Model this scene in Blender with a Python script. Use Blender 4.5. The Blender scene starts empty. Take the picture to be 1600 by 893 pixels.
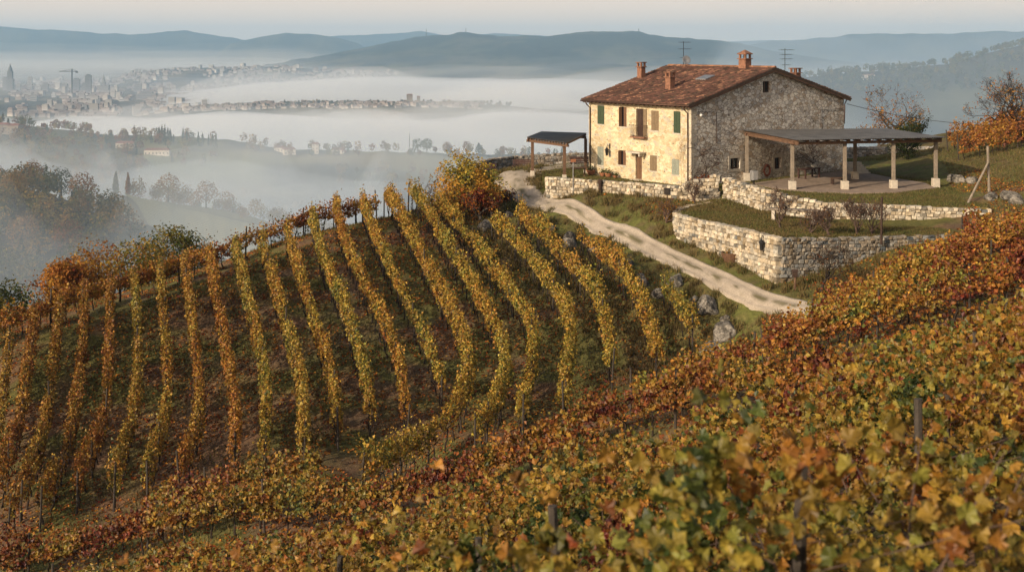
import bpy, bmesh, math, random
import numpy as np
from mathutils import Vector, Matrix

rng = np.random.default_rng(7)
random.seed(7)
F, YH, ZC = 1900.0, 70.0, 10.5          # focal length in photo pixels, horizon line, eye height
scene = bpy.context.scene
COL = scene.collection

# ------------------------------------------------------------------ small maths
def P(px, py, d):
    return np.array([(px - 800) / F * d, d, ZC - (py - YH) / F * d])

def hash2(ix, iy, seed):
    h = (ix.astype(np.int64) * 374761393 + iy.astype(np.int64) * 668265263 + seed * 982451653) & 0x7fffffff
    h = ((h ^ (h >> 13)) * 1274126177) & 0x7fffffff
    h = (h ^ (h >> 16)) & 0xffff
    return h / 65535.0

def noise2(x, y, seed=0):
    x = np.asarray(x, float); y = np.asarray(y, float)
    ix = np.floor(x); iy = np.floor(y)
    fx = x - ix; fy = y - iy
    fx = fx * fx * (3 - 2 * fx); fy = fy * fy * (3 - 2 * fy)
    a = hash2(ix, iy, seed); b = hash2(ix + 1, iy, seed)
    c = hash2(ix, iy + 1, seed); d = hash2(ix + 1, iy + 1, seed)
    return (a * (1 - fx) + b * fx) * (1 - fy) + (c * (1 - fx) + d * fx) * fy

def fbm(x, y, seed=0, oct=4):
    v = 0; amp = 0.5; tot = 0
    for o in range(oct):
        v = v + amp * noise2(np.asarray(x) * 2 ** o, np.asarray(y) * 2 ** o, seed + o * 17); tot += amp; amp *= 0.5
    return v / tot

# ------------------------------------------------------------------ near hillside: a thin-plate surface through surveyed points
CTRL_PIX = [  # (photo x, photo y, metres away)
    (0,532,68),(170,478,73),(330,440,77),(500,365,84),(590,345,88),(650,330,90),(725,325,90.5),
    (100,640,62.5),(300,600,64.5),(500,500,69.5),(700,480,72.5),(850,440,75),(950,470,71.2),(760,580,65.5),
    (0,850,52),(115,805,54),(300,745,56),(500,700,57),(610,745,56),(740,685,58),(815,660,60),(960,600,63),(1030,588,64),(1085,555,66),
    (805,268,101),(800,280,97.5),(815,300,93.5),(860,322,89),(930,350,84),(1000,380,79.5),(1080,415,74.5),(1150,447,70),(1225,475,66.5),(1300,492,63.5),(1380,505,61),
    (900,308,88),(1040,343,81),(1060,368,79.5),(1215,442,70.5),(1330,425,70.5),(1420,400,70),(1500,378,68),(1560,376,68),(1600,408,62),
    (1400,450,60),(1300,525,57),(1500,450,55),(1600,462,52),
    (1155,637,42.5),(985,672,44),(800,765,44),(1600,548,38),(600,805,46),(375,812,48),(150,872,50),(1400,585,41),
    (1420,240,110),(1500,232,106),(1600,203,106),(1560,300,82),(1600,262,90),(1490,300,88),(1545,352,76),
]
CTRL_XYZ = [(0,6,6.0),(2.2,6,6.6),(6,6,7.6),(-6,6,4.2),(0,12,3.6),(3.5,12,4.6),(0,20,.8),(5,20,2.2),(8,20,3.4),(-8,20,-1.2),(0,32,-3.3),(-9,32,-6.6),(10,32,.2),(0,38,-5.6),(5,37.5,-3.4),(12,35,-.7),(-8,40.5,-8.4),(9,38.5,-2.2),(0,26,-1.2),(8,26,1.2),(-8,26,-4.0),(-8,38,-7.6),(16,30,3.6),
    (0,-6,9.0),(12,-3,11.5),(-12,0,3.6),(25,20,8.5),(30,40,7),(-20,38,-11),(-14,24,-6),(-30,48,-13),
    (8,97,-.25),(20,100,-.25),(15,88,-.3),(25,85,-.35),(30,92,-.25),(3,100,-.25),(1,106,-.35),(12,108,-.3),(27,107,-.1),
    (19,76,-1.2),(25,74,-1.3),(14,82,-.9),
    (-6,108,-3.2),(-2,114,-4.5),(8,120,-5),(20,124,-4),(34,126,-1),(55,120,4),(55,90,5.5),(48,60,6),(60,30,14),(60,0,20),
    (-12,102,-7),(-22,102,-11),(-32,96,-14),(-42,88,-17),(-50,72,-15),(-55,55,-15),(-50,100,-28),(-20,120,-20),(5,140,-22),(40,145,-8),(-60,120,-45),(-80,80,-32),(-70,40,-22),(-60,10,-18),(-40,-5,-8),(80,140,2),(85,80,13)]
_pts = np.array([P(*c) for c in CTRL_PIX] + [np.array(c, float) for c in CTRL_XYZ])
def _U(r2):
    return np.where(r2 > 1e-9, r2 * np.log(np.maximum(r2, 1e-9)) * 0.5, 0.0)
def _tps_fit(p, lam=1.5):
    n = len(p); d2 = ((p[:, None, :2] - p[None, :, :2]) ** 2).sum(-1)
    K = _U(d2) + lam * np.eye(n)
    Pm = np.c_[np.ones(n), p[:, :2]]
    A = np.zeros((n + 3, n + 3)); A[:n, :n] = K; A[:n, n:] = Pm; A[n:, :n] = Pm.T
    return np.linalg.solve(A, np.r_[p[:, 2], np.zeros(3)])
_w = _tps_fit(_pts)
def height(x, y):
    x = np.atleast_1d(np.asarray(x, float)); y = np.atleast_1d(np.asarray(y, float))
    sh = x.shape; x = x.ravel(); y = y.ravel()
    out = np.zeros_like(x)
    for s in range(0, len(x), 20000):
        xs, ys = x[s:s + 20000], y[s:s + 20000]
        d2 = (xs[:, None] - _pts[None, :, 0]) ** 2 + (ys[:, None] - _pts[None, :, 1]) ** 2
        out[s:s + 20000] = _U(d2) @ _w[:len(_pts)] + _w[-3] + _w[-2] * xs + _w[-1] * ys
    out += (fbm(x * .35, y * .35, 3, 3) - .5) * .22
    return out.reshape(sh)
def H(x, y):
    return float(height([x], [y])[0])
def hit(px, py, h=0.0, dmin=4.0, dmax=135.0):
    d = np.arange(dmin, dmax, 0.2)
    x = (px - 800) / F * d; z = ZC - (py - YH) / F * d
    g = z - (height(x, d) + h)
    idx = np.where((g[:-1] > 0) & (g[1:] <= 0))[0]
    if len(idx) == 0:
        i = int(np.argmin(np.abs(g)))
        return np.array([x[i], d[i], z[i]])
    i = idx[0]; t = g[i] / (g[i] - g[i + 1]); dd = d[i] + .2 * t
    return P(px, py, dd)

# ------------------------------------------------------------------ scene objects
def link(o, parent=None):
    COL.objects.link(o)
    if parent is not None: o.parent = parent
    return o
def tag(o, label=None, cat=None, group=None, kind=None):
    if label: o['label'] = label
    if cat: o['category'] = cat
    if group: o['group'] = group
    if kind: o['kind'] = kind
    return o
def thing(name, label, cat, loc=(0, 0, 0), rz=0.0, group=None):
    o = bpy.data.objects.new(name, None); o.empty_display_size = .2
    o.location = tuple(float(v) for v in loc); o.rotation_euler = (0, 0, rz)
    link(o); return tag(o, label, cat, group)

def np_mesh(name, V, faces, mats, cols=None, smooth=False, mat_idx=None):
    """faces: list of int arrays (m,k)"""
    me = bpy.data.meshes.new(name)
    V = np.asarray(V, np.float32)
    faces = [np.asarray(f, np.int32) for f in faces if len(f)]
    me.vertices.add(len(V)); me.vertices.foreach_set('co', V.ravel())
    loops = np.concatenate([f.ravel() for f in faces])
    tot = np.concatenate([np.full(len(f), f.shape[1], np.int32) for f in faces])
    start = np.concatenate([[0], np.cumsum(tot)[:-1]]).astype(np.int32)
    me.loops.add(len(loops)); me.loops.foreach_set('vertex_index', loops)
    me.polygons.add(len(tot)); me.polygons.foreach_set('loop_start', start)
    if mat_idx is not None: me.polygons.foreach_set('material_index', np.asarray(mat_idx, np.int32))
    for m in (mats if isinstance(mats, (list, tuple)) else [mats]): me.materials.append(m)
    me.update(calc_edges=True)
    me.polygons.foreach_set('use_smooth', np.full(len(tot), bool(smooth)))
    if cols is not None:
        a = me.color_attributes.new('Col', 'FLOAT_COLOR', 'POINT')
        c = np.ones((len(V), 4), np.float32); c[:, :3] = cols
        a.data.foreach_set('color', c.ravel())
    return me
def np_obj(name, V, faces, mats, cols=None, parent=None, smooth=False):
    return link(bpy.data.objects.new(name, np_mesh(name, V, faces, mats, cols, smooth)), parent)

class MB:
    """collects boxes, prisms and tubes into one mesh"""
    def __init__(s): s.v = []; s.f = []; s.c = []; s.col = (1, 1, 1)
    def add(s, vs, fs):
        o = len(s.v); s.v += [tuple(float(c) for c in v) for v in vs]; s.c += [s.col] * len(vs)
        s.f += [tuple(i + o for i in f) for f in fs]; return s
    def box(s, x0, x1, y0, y1, z0, z1):
        return s.add([(x0,y0,z0),(x1,y0,z0),(x1,y1,z0),(x0,y1,z0),(x0,y0,z1),(x1,y0,z1),(x1,y1,z1),(x0,y1,z1)],
            [(3,2,1,0),(4,5,6,7),(0,1,5,4),(1,2,6,5),(2,3,7,6),(3,0,4,7)])
    def beam(s, a, b, w, h, up=(0, 0, 1)):
        a = Vector(a); b = Vector(b); t = (b - a).normalized(); u = Vector(up)
        sd = t.cross(u)
        if sd.length < 1e-4: sd = t.cross(Vector((1, 0, 0)))
        sd.normalize(); u = sd.cross(t); sd *= w / 2; u *= h / 2
        vs = [p + i * sd + j * u for p in (a, b) for i, j in ((-1, -1), (1, -1), (1, 1), (-1, 1))]
        return s.add(vs, [(3,2,1,0),(4,5,6,7),(0,1,5,4),(1,2,6,5),(2,3,7,6),(3,0,4,7)])
    def tube(s, pts, r, n=6, cap=True):
        pts = [Vector(p) for p in pts]
        rs = r if isinstance(r, (list, tuple)) else [r] * len(pts)
        vs = []
        for i, p in enumerate(pts):
            t = (pts[min(i + 1, len(pts) - 1)] - pts[max(i - 1, 0)])
            t = t.normalized() if t.length > 1e-9 else Vector((0, 0, 1))
            a = t.cross(Vector((0, 0, 1)))
            if a.length < .05: a = t.cross(Vector((1, 0, 0)))
            a.normalize(); b = a.cross(t)
            for k in range(n):
                an = 2 * math.pi * k / n
                vs.append(p + (a * math.cos(an) + b * math.sin(an)) * rs[i])
        fs = []
        for i in range(len(pts) - 1):
            for k in range(n):
                fs.append((i*n+k, i*n+(k+1)%n, (i+1)*n+(k+1)%n, (i+1)*n+k))
        if cap:
            fs.append(tuple(range(n))[::-1]); fs.append(tuple(range((len(pts)-1)*n, len(pts)*n)))
        return s.add(vs, fs)
    def lathe(s, c, prof, n=12):
        vs = []; c = Vector(c)
        for r, z in prof:
            for k in range(n):
                an = 2*math.pi*k/n; vs.append(c + Vector((r*math.cos(an), r*math.sin(an), z)))
        m = len(prof); fs = [(i*n+k, i*n+(k+1)%n, (i+1)*n+(k+1)%n, (i+1)*n+k) for i in range(m-1) for k in range(n)]
        fs.append(tuple(range(n))[::-1]); fs.append(tuple(range((m-1)*n, m*n)))
        return s.add(vs, fs)
    def prism(s, poly, z0, z1):
        n = len(poly)
        if sum(poly[i][0]*poly[(i+1)%n][1]-poly[(i+1)%n][0]*poly[i][1] for i in range(n)) < 0: poly = poly[::-1]
        vs = [(p[0], p[1], z0) for p in poly] + [(p[0], p[1], z1) for p in poly]
        return s.add(vs, [tuple(range(n))[::-1], tuple(range(n, 2*n))] + [(i, (i+1)%n, n+(i+1)%n, n+i) for i in range(n)])
    def mesh(s, name, mat, smooth=False):
        me = bpy.data.meshes.new(name); me.from_pydata(s.v, [], s.f)
        for m in (mat if isinstance(mat, (list, tuple)) else [mat]): me.materials.append(m)
        a = me.color_attributes.new('Col', 'FLOAT_COLOR', 'POINT')
        c = np.ones((len(s.v), 4), np.float32); c[:, :3] = s.c; a.data.foreach_set('color', c.ravel())
        me.polygons.foreach_set('use_smooth', [smooth] * len(me.polygons)); me.update(); return me
    def build(s, name, mat, parent=None, smooth=False, loc=None, bevel=0):
        o = bpy.data.objects.new(name, s.mesh(name, mat, smooth)); link(o, parent)
        if loc is not None: o.location = tuple(float(v) for v in loc)
        if bevel:
            b = o.modifiers.new('bevel', 'BEVEL'); b.width = bevel; b.segments = 2; b.limit_method = 'ANGLE'
        return o

# ------------------------------------------------------------------ materials
def new_mat(name):
    m = bpy.data.materials.new(name); m.use_nodes = True
    nt = m.node_tree; nt.nodes.clear(); return m, nt
class N:
    def __init__(s, nt): s.nt = nt
    def __call__(s, t, ins=None, **kw):
        n = s.nt.nodes.new(t)
        for k, v in kw.items(): setattr(n, k, v)
        for k, v in (ins or {}).items():
            sock = n.inputs[k]
            if isinstance(v, bpy.types.NodeSocket): s.nt.links.new(v, sock)
            else:
                if isinstance(v, tuple) and len(v) == 3 and sock.type == 'RGBA': v = v + (1,)
                sock.default_value = v
        return n
    def ramp(s, fac, stops, interp='LINEAR'):
        r = s.nt.nodes.new('ShaderNodeValToRGB'); s.nt.links.new(fac, r.inputs[0]); cr = r.color_ramp; cr.interpolation = interp
        while len(cr.elements) < len(stops): cr.elements.new(.5)
        for e, (p, c) in zip(cr.elements, stops):
            e.position = p; e.color = (c + (1,)) if isinstance(c, tuple) else (c, c, c, 1)
        return r.outputs[0]
    def mix(s, f, a, b, mode='MIX'):
        m = s.nt.nodes.new('ShaderNodeMix'); m.data_type = 'RGBA'; m.blend_type = mode
        for i, v in ((0, f), (6, a), (7, b)):
            if isinstance(v, bpy.types.NodeSocket): s.nt.links.new(v, m.inputs[i])
            else: m.inputs[i].default_value = (v + (1,)) if isinstance(v, tuple) else v
        return m.outputs[2]
    def out(s, sh, vol=None):
        o = s.nt.nodes.new('ShaderNodeOutputMaterial')
        if sh is not None: s.nt.links.new(sh, o.inputs[0])
        if vol is not None: s.nt.links.new(vol, o.inputs[1])
def noise_n(n, vec, scale, detail=4, rough=.55):
    return n('ShaderNodeTexNoise', {'Vector': vec, 'Scale': scale, 'Detail': detail, 'Roughness': rough})
def obj_co(n): return n('ShaderNodeTexCoord').outputs['Object']

def mat_plain(name, c, rough=.8, var=.35, scale=6.0, bump=.15, metallic=0.0, spec=.3, c2=None):
    m, nt = new_mat(name); n = N(nt); co = obj_co(n)
    nz = noise_n(n, co, scale).outputs[0]
    d = c2 or tuple(v * (1 - var) for v in c); l = tuple(min(1, v * (1 + var * .6)) for v in c)
    col = n.ramp(nz, [(.3, d), (.55, c), (.75, l)])
    b = n('ShaderNodeBump', {'Height': noise_n(n, co, scale * 5, 5).outputs[0], 'Strength': bump, 'Distance': .02})
    p = n('ShaderNodeBsdfPrincipled', {'Base Color': col, 'Roughness': rough, 'Metallic': metallic, 'Specular IOR Level': spec, 'Normal': b.outputs[0]})
    n.out(p.outputs[0]); return m
def mat_attr(name, rough=.85, scale=8.0, var=.3, bump=.3, spec=.25, dist=.02):
    """colour of every piece comes from its own attribute, with grain on top"""
    m, nt = new_mat(name); n = N(nt); co = obj_co(n)
    at = n('ShaderNodeAttribute', attribute_name='Col').outputs['Color']
    nz = noise_n(n, co, scale, 6).outputs[0]
    g = n.ramp(nz, [(.25, 1 - var), (.75, 1 + var * .5)])
    col = n.mix(1.0, at, g, 'MULTIPLY')
    b = n('ShaderNodeBump', {'Height': noise_n(n, co, scale * 3, 6).outputs[0], 'Strength': bump, 'Distance': dist})
    p = n('ShaderNodeBsdfPrincipled', {'Base Color': col, 'Roughness': rough, 'Specular IOR Level': spec, 'Normal': b.outputs[0]})
    n.out(p.outputs[0]); return m
def mat_leaf(name, trans=.35, rough=.5, spec=.35):
    m, nt = new_mat(name); n = N(nt)
    at = n('ShaderNodeAttribute', attribute_name='Col').outputs['Color']
    nz = noise_n(n, obj_co(n), 14, 3).outputs[0]
    col = n.mix(1.0, at, n.ramp(nz, [(.3, .65), (.7, 1.25)]), 'MULTIPLY')
    p = n('ShaderNodeBsdfPrincipled', {'Base Color': col, 'Roughness': rough, 'Specular IOR Level': spec})
    t = n('ShaderNodeBsdfTranslucent', {'Color': col})
    x = n('ShaderNodeMixShader', {0: trans, 1: p.outputs[0], 2: t.outputs[0]})
    n.out(x.outputs[0]); return m
def mat_rubble(name, cells, mortar, scale=3.0, edge=.055, holes=True, mort_var=.12, zs=1.45, keep=.45):
    """rubble masonry: rounded stones in mortar"""
    m, nt = new_mat(name); n = N(nt); co = obj_co(n)
    wob = noise_n(n, co, 2.2, 3)
    v = n('ShaderNodeVectorMath', {0: wob.outputs['Color'], 1: (.5, .5, .5)}, operation='SUBTRACT')
    v2 = n('ShaderNodeVectorMath', {0: v.outputs[0], 'Scale': .28}, operation='SCALE')
    v3 = n('ShaderNodeVectorMath', {0: co, 1: v2.outputs[0]}, operation='ADD')
    v4 = n('ShaderNodeVectorMath', {0: v3.outputs[0], 1: (1, 1, zs)}, operation='MULTIPLY')
    e = n('ShaderNodeTexVoronoi', {'Vector': v4.outputs[0], 'Scale': scale}, feature='DISTANCE_TO_EDGE')
    c = n('ShaderNodeTexVoronoi', {'Vector': v4.outputs[0], 'Scale': scale}, feature='F1')
    cs = n('ShaderNodeSeparateColor', {0: c.outputs['Color']})
    stone = n.ramp(cs.outputs[0], cells)
    fine = noise_n(n, co, 9, 6).outputs[0]
    stone = n.mix(.8, stone, n.ramp(fine, [(.25, .6), (.75, 1.25)]), 'MULTIPLY')
    big = noise_n(n, co, .55, 5, .6).outputs[0]
    mort = n.mix(1.0, mortar, n.ramp(big, [(.3, 1 - mort_var * 2), (.7, 1 + mort_var)]), 'MULTIPLY')
    f = n.ramp(e.outputs[0], [(edge * .5, 0.0), (edge * 1.6, 1.0)])
    # pointing swallows part of the stones
    f2 = n('ShaderNodeMath', {0: f, 1: n.ramp(noise_n(n, co, 1.1, 5, .65).outputs[0], [(.34, keep), (.5, 1.0)])}, operation='MULTIPLY').outputs[0]
    col = n.mix(f2, mort, stone)
    if holes:
        hv = n('ShaderNodeTexVoronoi', {'Vector': v3.outputs[0], 'Scale': 2.4}, feature='F1')
        hf = n.ramp(hv.outputs['Distance'], [(.09, 1.0), (.13, 0.0)])
        col = n.mix(hf, col, (.06, .045, .03))
    col = n.mix(.55, col, n.ramp(big, [(.25, .74), (.6, 1.1)]), 'MULTIPLY')
    hgt = n('ShaderNodeMath', {0: f2, 1: fine}, operation='ADD').outputs[0]
    b = n('ShaderNodeBump', {'Height': hgt, 'Strength': .7, 'Distance': .05})
    p = n('ShaderNodeBsdfPrincipled', {'Base Color': col, 'Roughness': .92, 'Specular IOR Level': .15, 'Normal': b.outputs[0]})
    n.out(p.outputs[0]); return m
def mat_volume(name, color, dens, aniso=0.0):
    m, nt = new_mat(name); n = N(nt)
    v = n('ShaderNodeVolumePrincipled', {'Color': color, 'Density': dens, 'Anisotropy': aniso})
    n.out(None, v.outputs[0])
    return m
def mat_rock():
    m, nt = new_mat('limestone_rock'); n = N(nt); co = obj_co(n)
    a = noise_n(n, co, 1.8, 8, .7).outputs[0]; b = noise_n(n, co, 9, 8, .7).outputs[0]
    st = n('ShaderNodeMapping', {'Vector': co, 'Scale': (2, 2, 9)}).outputs[0]; c = noise_n(n, st, 1.5, 6, .65).outputs[0]
    col = n.ramp(a, [(.36, (.045, .04, .034)), (.47, (.17, .155, .13)), (.58, (.36, .33, .285)), (.7, (.20, .185, .16))])
    col = n.mix(.75, col, n.ramp(c, [(.35, .35), (.6, 1.25)]), 'MULTIPLY'); col = n.mix(.7, col, n.ramp(b, [(.35, .5), (.65, 1.3)]), 'MULTIPLY')
    h = n('ShaderNodeMath', {0: c, 1: b}, operation='ADD').outputs[0]
    bp = n('ShaderNodeBump', {'Height': h, 'Strength': 1.0, 'Distance': .12})
    p = n('ShaderNodeBsdfPrincipled', {'Base Color': col, 'Roughness': .95, 'Specular IOR Level': .15, 'Normal': bp.outputs[0]}); n.out(p.outputs[0]); return m
M = {}
M['leaf'] = mat_leaf('autumn_leaf', .27)
M['leaf_far'] = mat_leaf('distant_leaf', .25, .7, .15)
M['bark'] = mat_plain('vine_bark', (.035, .025, .018), .95, .5, 9, .6)
M['bark_grey'] = mat_plain('grey_bark', (.085, .07, .055), .95, .5, 7, .6)
M['post'] = mat_plain('weathered_post', (.055, .045, .036), .9, .45, 5, .5)
M['stone'] = mat_attr('dry_stone', .92, 7, .45, .6)
M['rock'] = mat_rock()
M['facade'] = mat_rubble('facade_masonry', [(.1, (.46, .36, .22)), (.4, (.62, .52, .34)), (.7, (.70, .61, .43)), (.95, (.42, .39, .32))], (.70, .58, .38), 3.2, .045, True, .12, 1.6, .5)
M['gable'] = mat_rubble('gable_masonry', [(.1, (.48, .38, .28)), (.4, (.74, .68, .58)), (.7, (.82, .77, .68)), (.95, (.50, .46, .41))], (.30, .255, .20), 2.5, .05, True, .12, 1.7, .85)
M['tile'] = mat_attr('roof_tile', .9, 5, .5, .4)
M['wood'] = mat_plain('old_timber', (.13, .075, .045), .85, .4, 4, .4)
M['wood_dark'] = mat_plain('dark_timber', (.05, .03, .022), .85, .4, 5, .3)
M['wood_grey'] = mat_plain('grey_timber', (.24, .2, .155), .9, .35, 5, .4)
M['shutter_green'] = mat_plain('green_shutter_paint', (.045, .068, .036), .65, .25, 7, .1)
M['shutter_grey'] = mat_plain('grey_shutter_paint', (.25, .27, .22), .7, .25, 7, .1)
M['shutter_tan'] = mat_plain('tan_shutter_paint', (.2, .145, .085), .7, .25, 7, .1)
M['shutter_brown'] = mat_plain('brown_shutter_paint', (.14, .075, .04), .7, .25, 7, .1)
M['glass'] = mat_plain('dark_window_glass', (.015, .015, .017), .12, .2, 2, 0, 0, .5)
M['frame_stone'] = mat_plain('window_stone', (.5, .45, .37), .9, .2, 5, .3)
M['metal_dark'] = mat_plain('dark_metal', (.03, .025, .022), .5, .3, 6, .1, .6)
M['gutter'] = mat_plain('copper_gutter', (.09, .05, .035), .55, .35, 5, .1, .5)
M['metal_grey'] = mat_plain('grey_metal', (.35, .35, .35), .45, .25, 6, .1, .7)
M['panel_roof'] = mat_plain('dark_roof_sheet', (.085, .085, .085), .6, .4, 1.2, .15, 0, .4)
M['white'] = mat_plain('white_paint', (.7, .69, .66), .6, .12, 5, .1)
M['brick'] = mat_plain('old_brick', (.24, .12, .075), .92, .45, 6, .5)
M['terracotta'] = mat_plain('terracotta', (.36, .15, .075), .85, .25, 6, .2)
M['hose'] = mat_plain('brown_hose', (.28, .09, .05), .6, .2, 8, .1)
M['red_wood'] = mat_plain('red_brown_bench', (.06, .026, .02), .75, .3, 6, .2)
M['black'] = mat_plain('black_paint', (.015, .015, .015), .5, .2, 6, .1)
M['wicker'] = mat_plain('wicker', (.13, .07, .04), .9, .5, 18, .6)
M['twig'] = mat_plain('bare_twig', (.10, .065, .05), .9, .4, 6, .2)

# ------------------------------------------------------------------ leaves
T_QUAD = (np.array([(0, -.5, 0), (.46, .02, .16), (0, .58, -.04), (-.46, .02, .16)]), [(0, 1, 2), (0, 2, 3)])
def _lobed():
    pr = [(-90,.22),(-58,.78),(-34,.68),(2,.94),(30,.70),(60,.84),(90,1.04),(120,.82),(150,.72),(178,.90),(214,.66),(238,.80)]
    v = [(0, 0, -.04)]
    for i, (a, r) in enumerate(pr):
        a = math.radians(a); x, y = r * math.cos(a) * .55, r * math.sin(a) * .55
        v.append((x, y, .34 * abs(x) + (.07 if i % 2 else -.04) - .5 * max(0, y) ** 2))
    n = len(pr)
    return np.array(v), [(0, 1 + i, 1 + (i + 1) % n) for i in range(n)]
T_LOBE = _lobed()
PAL = np.array([  # position along the season: deep red -> rust -> orange -> gold -> yellow green -> green
    (0.00, .10, .012, .010), (.16, .20, .04, .016), (.32, .31, .105, .024), (.48, .42, .195, .03),
    (.62, .44, .27, .042), (.76, .36, .28, .045), (.88, .17, .19, .035), (1.0, .065, .10, .025)])
def season(t):
    t = np.clip(t, 0, 1)
    return np.stack([np.interp(t, PAL[:, 0], PAL[:, k]) for k in (1, 2, 3)], -1)
def unit(v): return v / np.maximum(np.linalg.norm(v, axis=-1, keepdims=True), 1e-9)
def leaves(C, bias, size, colors, template=T_QUAD, spread=.8):
    """one real little face set per leaf"""
    n = len(C); T, fs = template; k = len(T)
    nr = unit(np.asarray(bias, float) + rng.normal(0, spread, (n, 3)))
    a = unit(np.cross(nr, rng.normal(0, 1, (n, 3)))); b = np.cross(nr, a)
    s = np.asarray(size)[:, None, None]
    V = C[:, None, :] + s * (T[None, :, 0:1] * a[:, None, :] + T[None, :, 1:2] * b[:, None, :] + T[None, :, 2:3] * nr[:, None, :])
    f = (np.arange(n)[:, None, None] * k + np.array(fs)[None]).reshape(-1, 3)
    return V.reshape(-1, 3), f, np.repeat(colors, k, 0)
def join(parts):
    V = []; Fc = []; Cc = []; o = 0
    for v, f, c in parts:
        V.append(v); Fc.append(np.asarray(f) + o); Cc.append(c); o += len(v)
    return np.concatenate(V), Fc, np.concatenate(Cc)
# ------------------------------------------------------------------ camera, sun, sky
cam_d = bpy.data.cameras.new('camera'); cam = link(bpy.data.objects.new('camera', cam_d))
cam.location = (0, 0, ZC); cam.rotation_euler = (math.pi / 2, 0, 0)
cam_d.sensor_width = 36; cam_d.lens = F / 1600 * 36
cam_d.shift_y = -(446.5 - YH) / 1600
cam_d.clip_start = .1; cam_d.clip_end = 60000
cam_d.dof.use_dof = True; cam_d.dof.focus_distance = 75; cam_d.dof.aperture_fstop = 2.0
scene.camera = cam
SUN_EL, SUN_AZ = math.radians(23), math.radians(180 + 46)      # low, from the left and a little behind
sv = Vector((math.sin(SUN_AZ) * math.cos(SUN_EL), math.cos(SUN_AZ) * math.cos(SUN_EL), math.sin(SUN_EL)))
sd = bpy.data.lights.new('sun', 'SUN'); sun = link(bpy.data.objects.new('sun', sd))
sd.energy = 4.6; sd.angle = math.radians(.8); sd.color = (1, .83, .62)
sun.rotation_euler = (-sv).to_track_quat('-Z', 'Y').to_euler(); sun.location = (-40, -20, 60)
w = bpy.data.worlds.new('World'); scene.world = w; w.use_nodes = True
wn = w.node_tree; bg = wn.nodes['Background']
sky = wn.nodes.new('ShaderNodeTexSky'); sky.sky_type = 'NISHITA'; sky.sun_disc = False
sky.sun_elevation = SUN_EL; sky.sun_rotation = SUN_AZ
sky.air_density = 1.0; sky.dust_density = 4.0; sky.ozone_density = 1.2; sky.altitude = 300
tint = wn.nodes.new('ShaderNodeMix'); tint.data_type = 'RGBA'; tint.blend_type = 'MULTIPLY'; tint.inputs[0].default_value = 1; tint.inputs[7].default_value = (1.15, 1.0, .85, 1)      # thin veil of warm morning cloud
wn.links.new(sky.outputs[0], tint.inputs[6]); wn_n = N(wn)
dz = wn_n('ShaderNodeSeparateXYZ', {0: wn_n('ShaderNodeTexCoord').outputs['Generated']}).outputs[2]
veil = wn_n.ramp(dz, [(.0, .92), (.10, .80), (.30, .0)])                 # bright milky air low over the horizon
wn.links.new(wn_n.mix(veil, tint.outputs[2], (7.7, 6.05, 4.7)), bg.inputs[0]); bg.inputs[1].default_value = .15
scene.view_settings.view_transform = 'Standard'; scene.view_settings.look = 'None'
scene.view_settings.exposure = 0.0; scene.view_settings.gamma = 1.0
scene.render.engine = 'CYCLES'
cy = scene.cycles
cy.use_denoising = True; cy.max_bounces = 6; cy.diffuse_bounces = 3; cy.glossy_bounces = 2
cy.transmission_bounces = 3; cy.volume_bounces = 2; cy.transparent_max_bounces = 12; cy.caustics_reflective = False; cy.caustics_refractive = False

# ------------------------------------------------------------------ road line, yard and terrace outlines
ROAD = np.array([P(*c) for c in [(805,268,101),(800,281,97.5),(815,300,93.5),(860,322,89),(930,350,84),(1000,380,79.5),(1080,415,74.5),(1150,447,70),(1225,475,66.5),(1300,492,63.5),(1380,505,61),(1500,512,59)]])
def smooth_path(p, n=12):
    p = np.asarray(p, float); out = []
    q = np.vstack([2 * p[0] - p[1], p, 2 * p[-1] - p[-2]])
    for i in range(1, len(q) - 2):
        for t in np.linspace(0, 1, n, endpoint=False):
            a, b, c, d = q[i-1], q[i], q[i+1], q[i+2]
            out.append(.5 * ((2*b) + (c-a)*t + (2*a-5*b+4*c-d)*t*t + (3*b-a-3*c+d)*t**3))
    out.append(p[-1]); return np.array(out)
RD = smooth_path(ROAD[:, :2])
def road_dist(x, y):
    x = np.asarray(x, float).ravel(); y = np.asarray(y, float).ravel()
    out = np.full(len(x), 1e9)
    for q in RD[::2]: out = np.minimum(out, (x - q[0]) ** 2 + (y - q[1]) ** 2)
    return np.sqrt(out)
def in_poly(x, y, poly):
    x = np.asarray(x, float); y = np.asarray(y, float); r = np.zeros(x.shape, bool); j = len(poly) - 1
    for i in range(len(poly)):
        xi, yi = poly[i][:2]; xj, yj = poly[j][:2]
        if yi != yj:
            r ^= ((yi > y) != (yj > y)) & (x < (xj - xi) * (y - yi) / (yj - yi) + xi)
        j = i
    return r
def Pxy(px, d): return ((px - 800) / F * d, d)
YARD = [Pxy(856,91.3), Pxy(960,88.3), Pxy(1066,85.6), Pxy(1118,85.2), Pxy(1136,84.2), Pxy(1190,81.2), Pxy(1290,79.3), Pxy(1400,79.3), Pxy(1545,78.5),
        Pxy(1540,82), Pxy(1488,89), Pxy(1478,98), Pxy(1440,107), Pxy(1250,109), Pxy(1000,108.5), Pxy(880,108), Pxy(845,104), Pxy(848,97)]
TERR = [Pxy(1136,83.9), Pxy(1190,80.9), Pxy(1290,79.0), Pxy(1400,79.0), Pxy(1545,78.2), Pxy(1500,73.4), Pxy(1400,72.9), Pxy(1300,71.8), Pxy(1217,70.6), Pxy(1130,76), Pxy(1058,79.9), Pxy(1062,82.3), Pxy(1100,84.0)]
def yard_z(x, y): return np.zeros_like(np.asarray(x, float)) + (fbm(np.asarray(x)*.4, np.asarray(y)*.4, 9, 2) - .5) * .1
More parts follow.
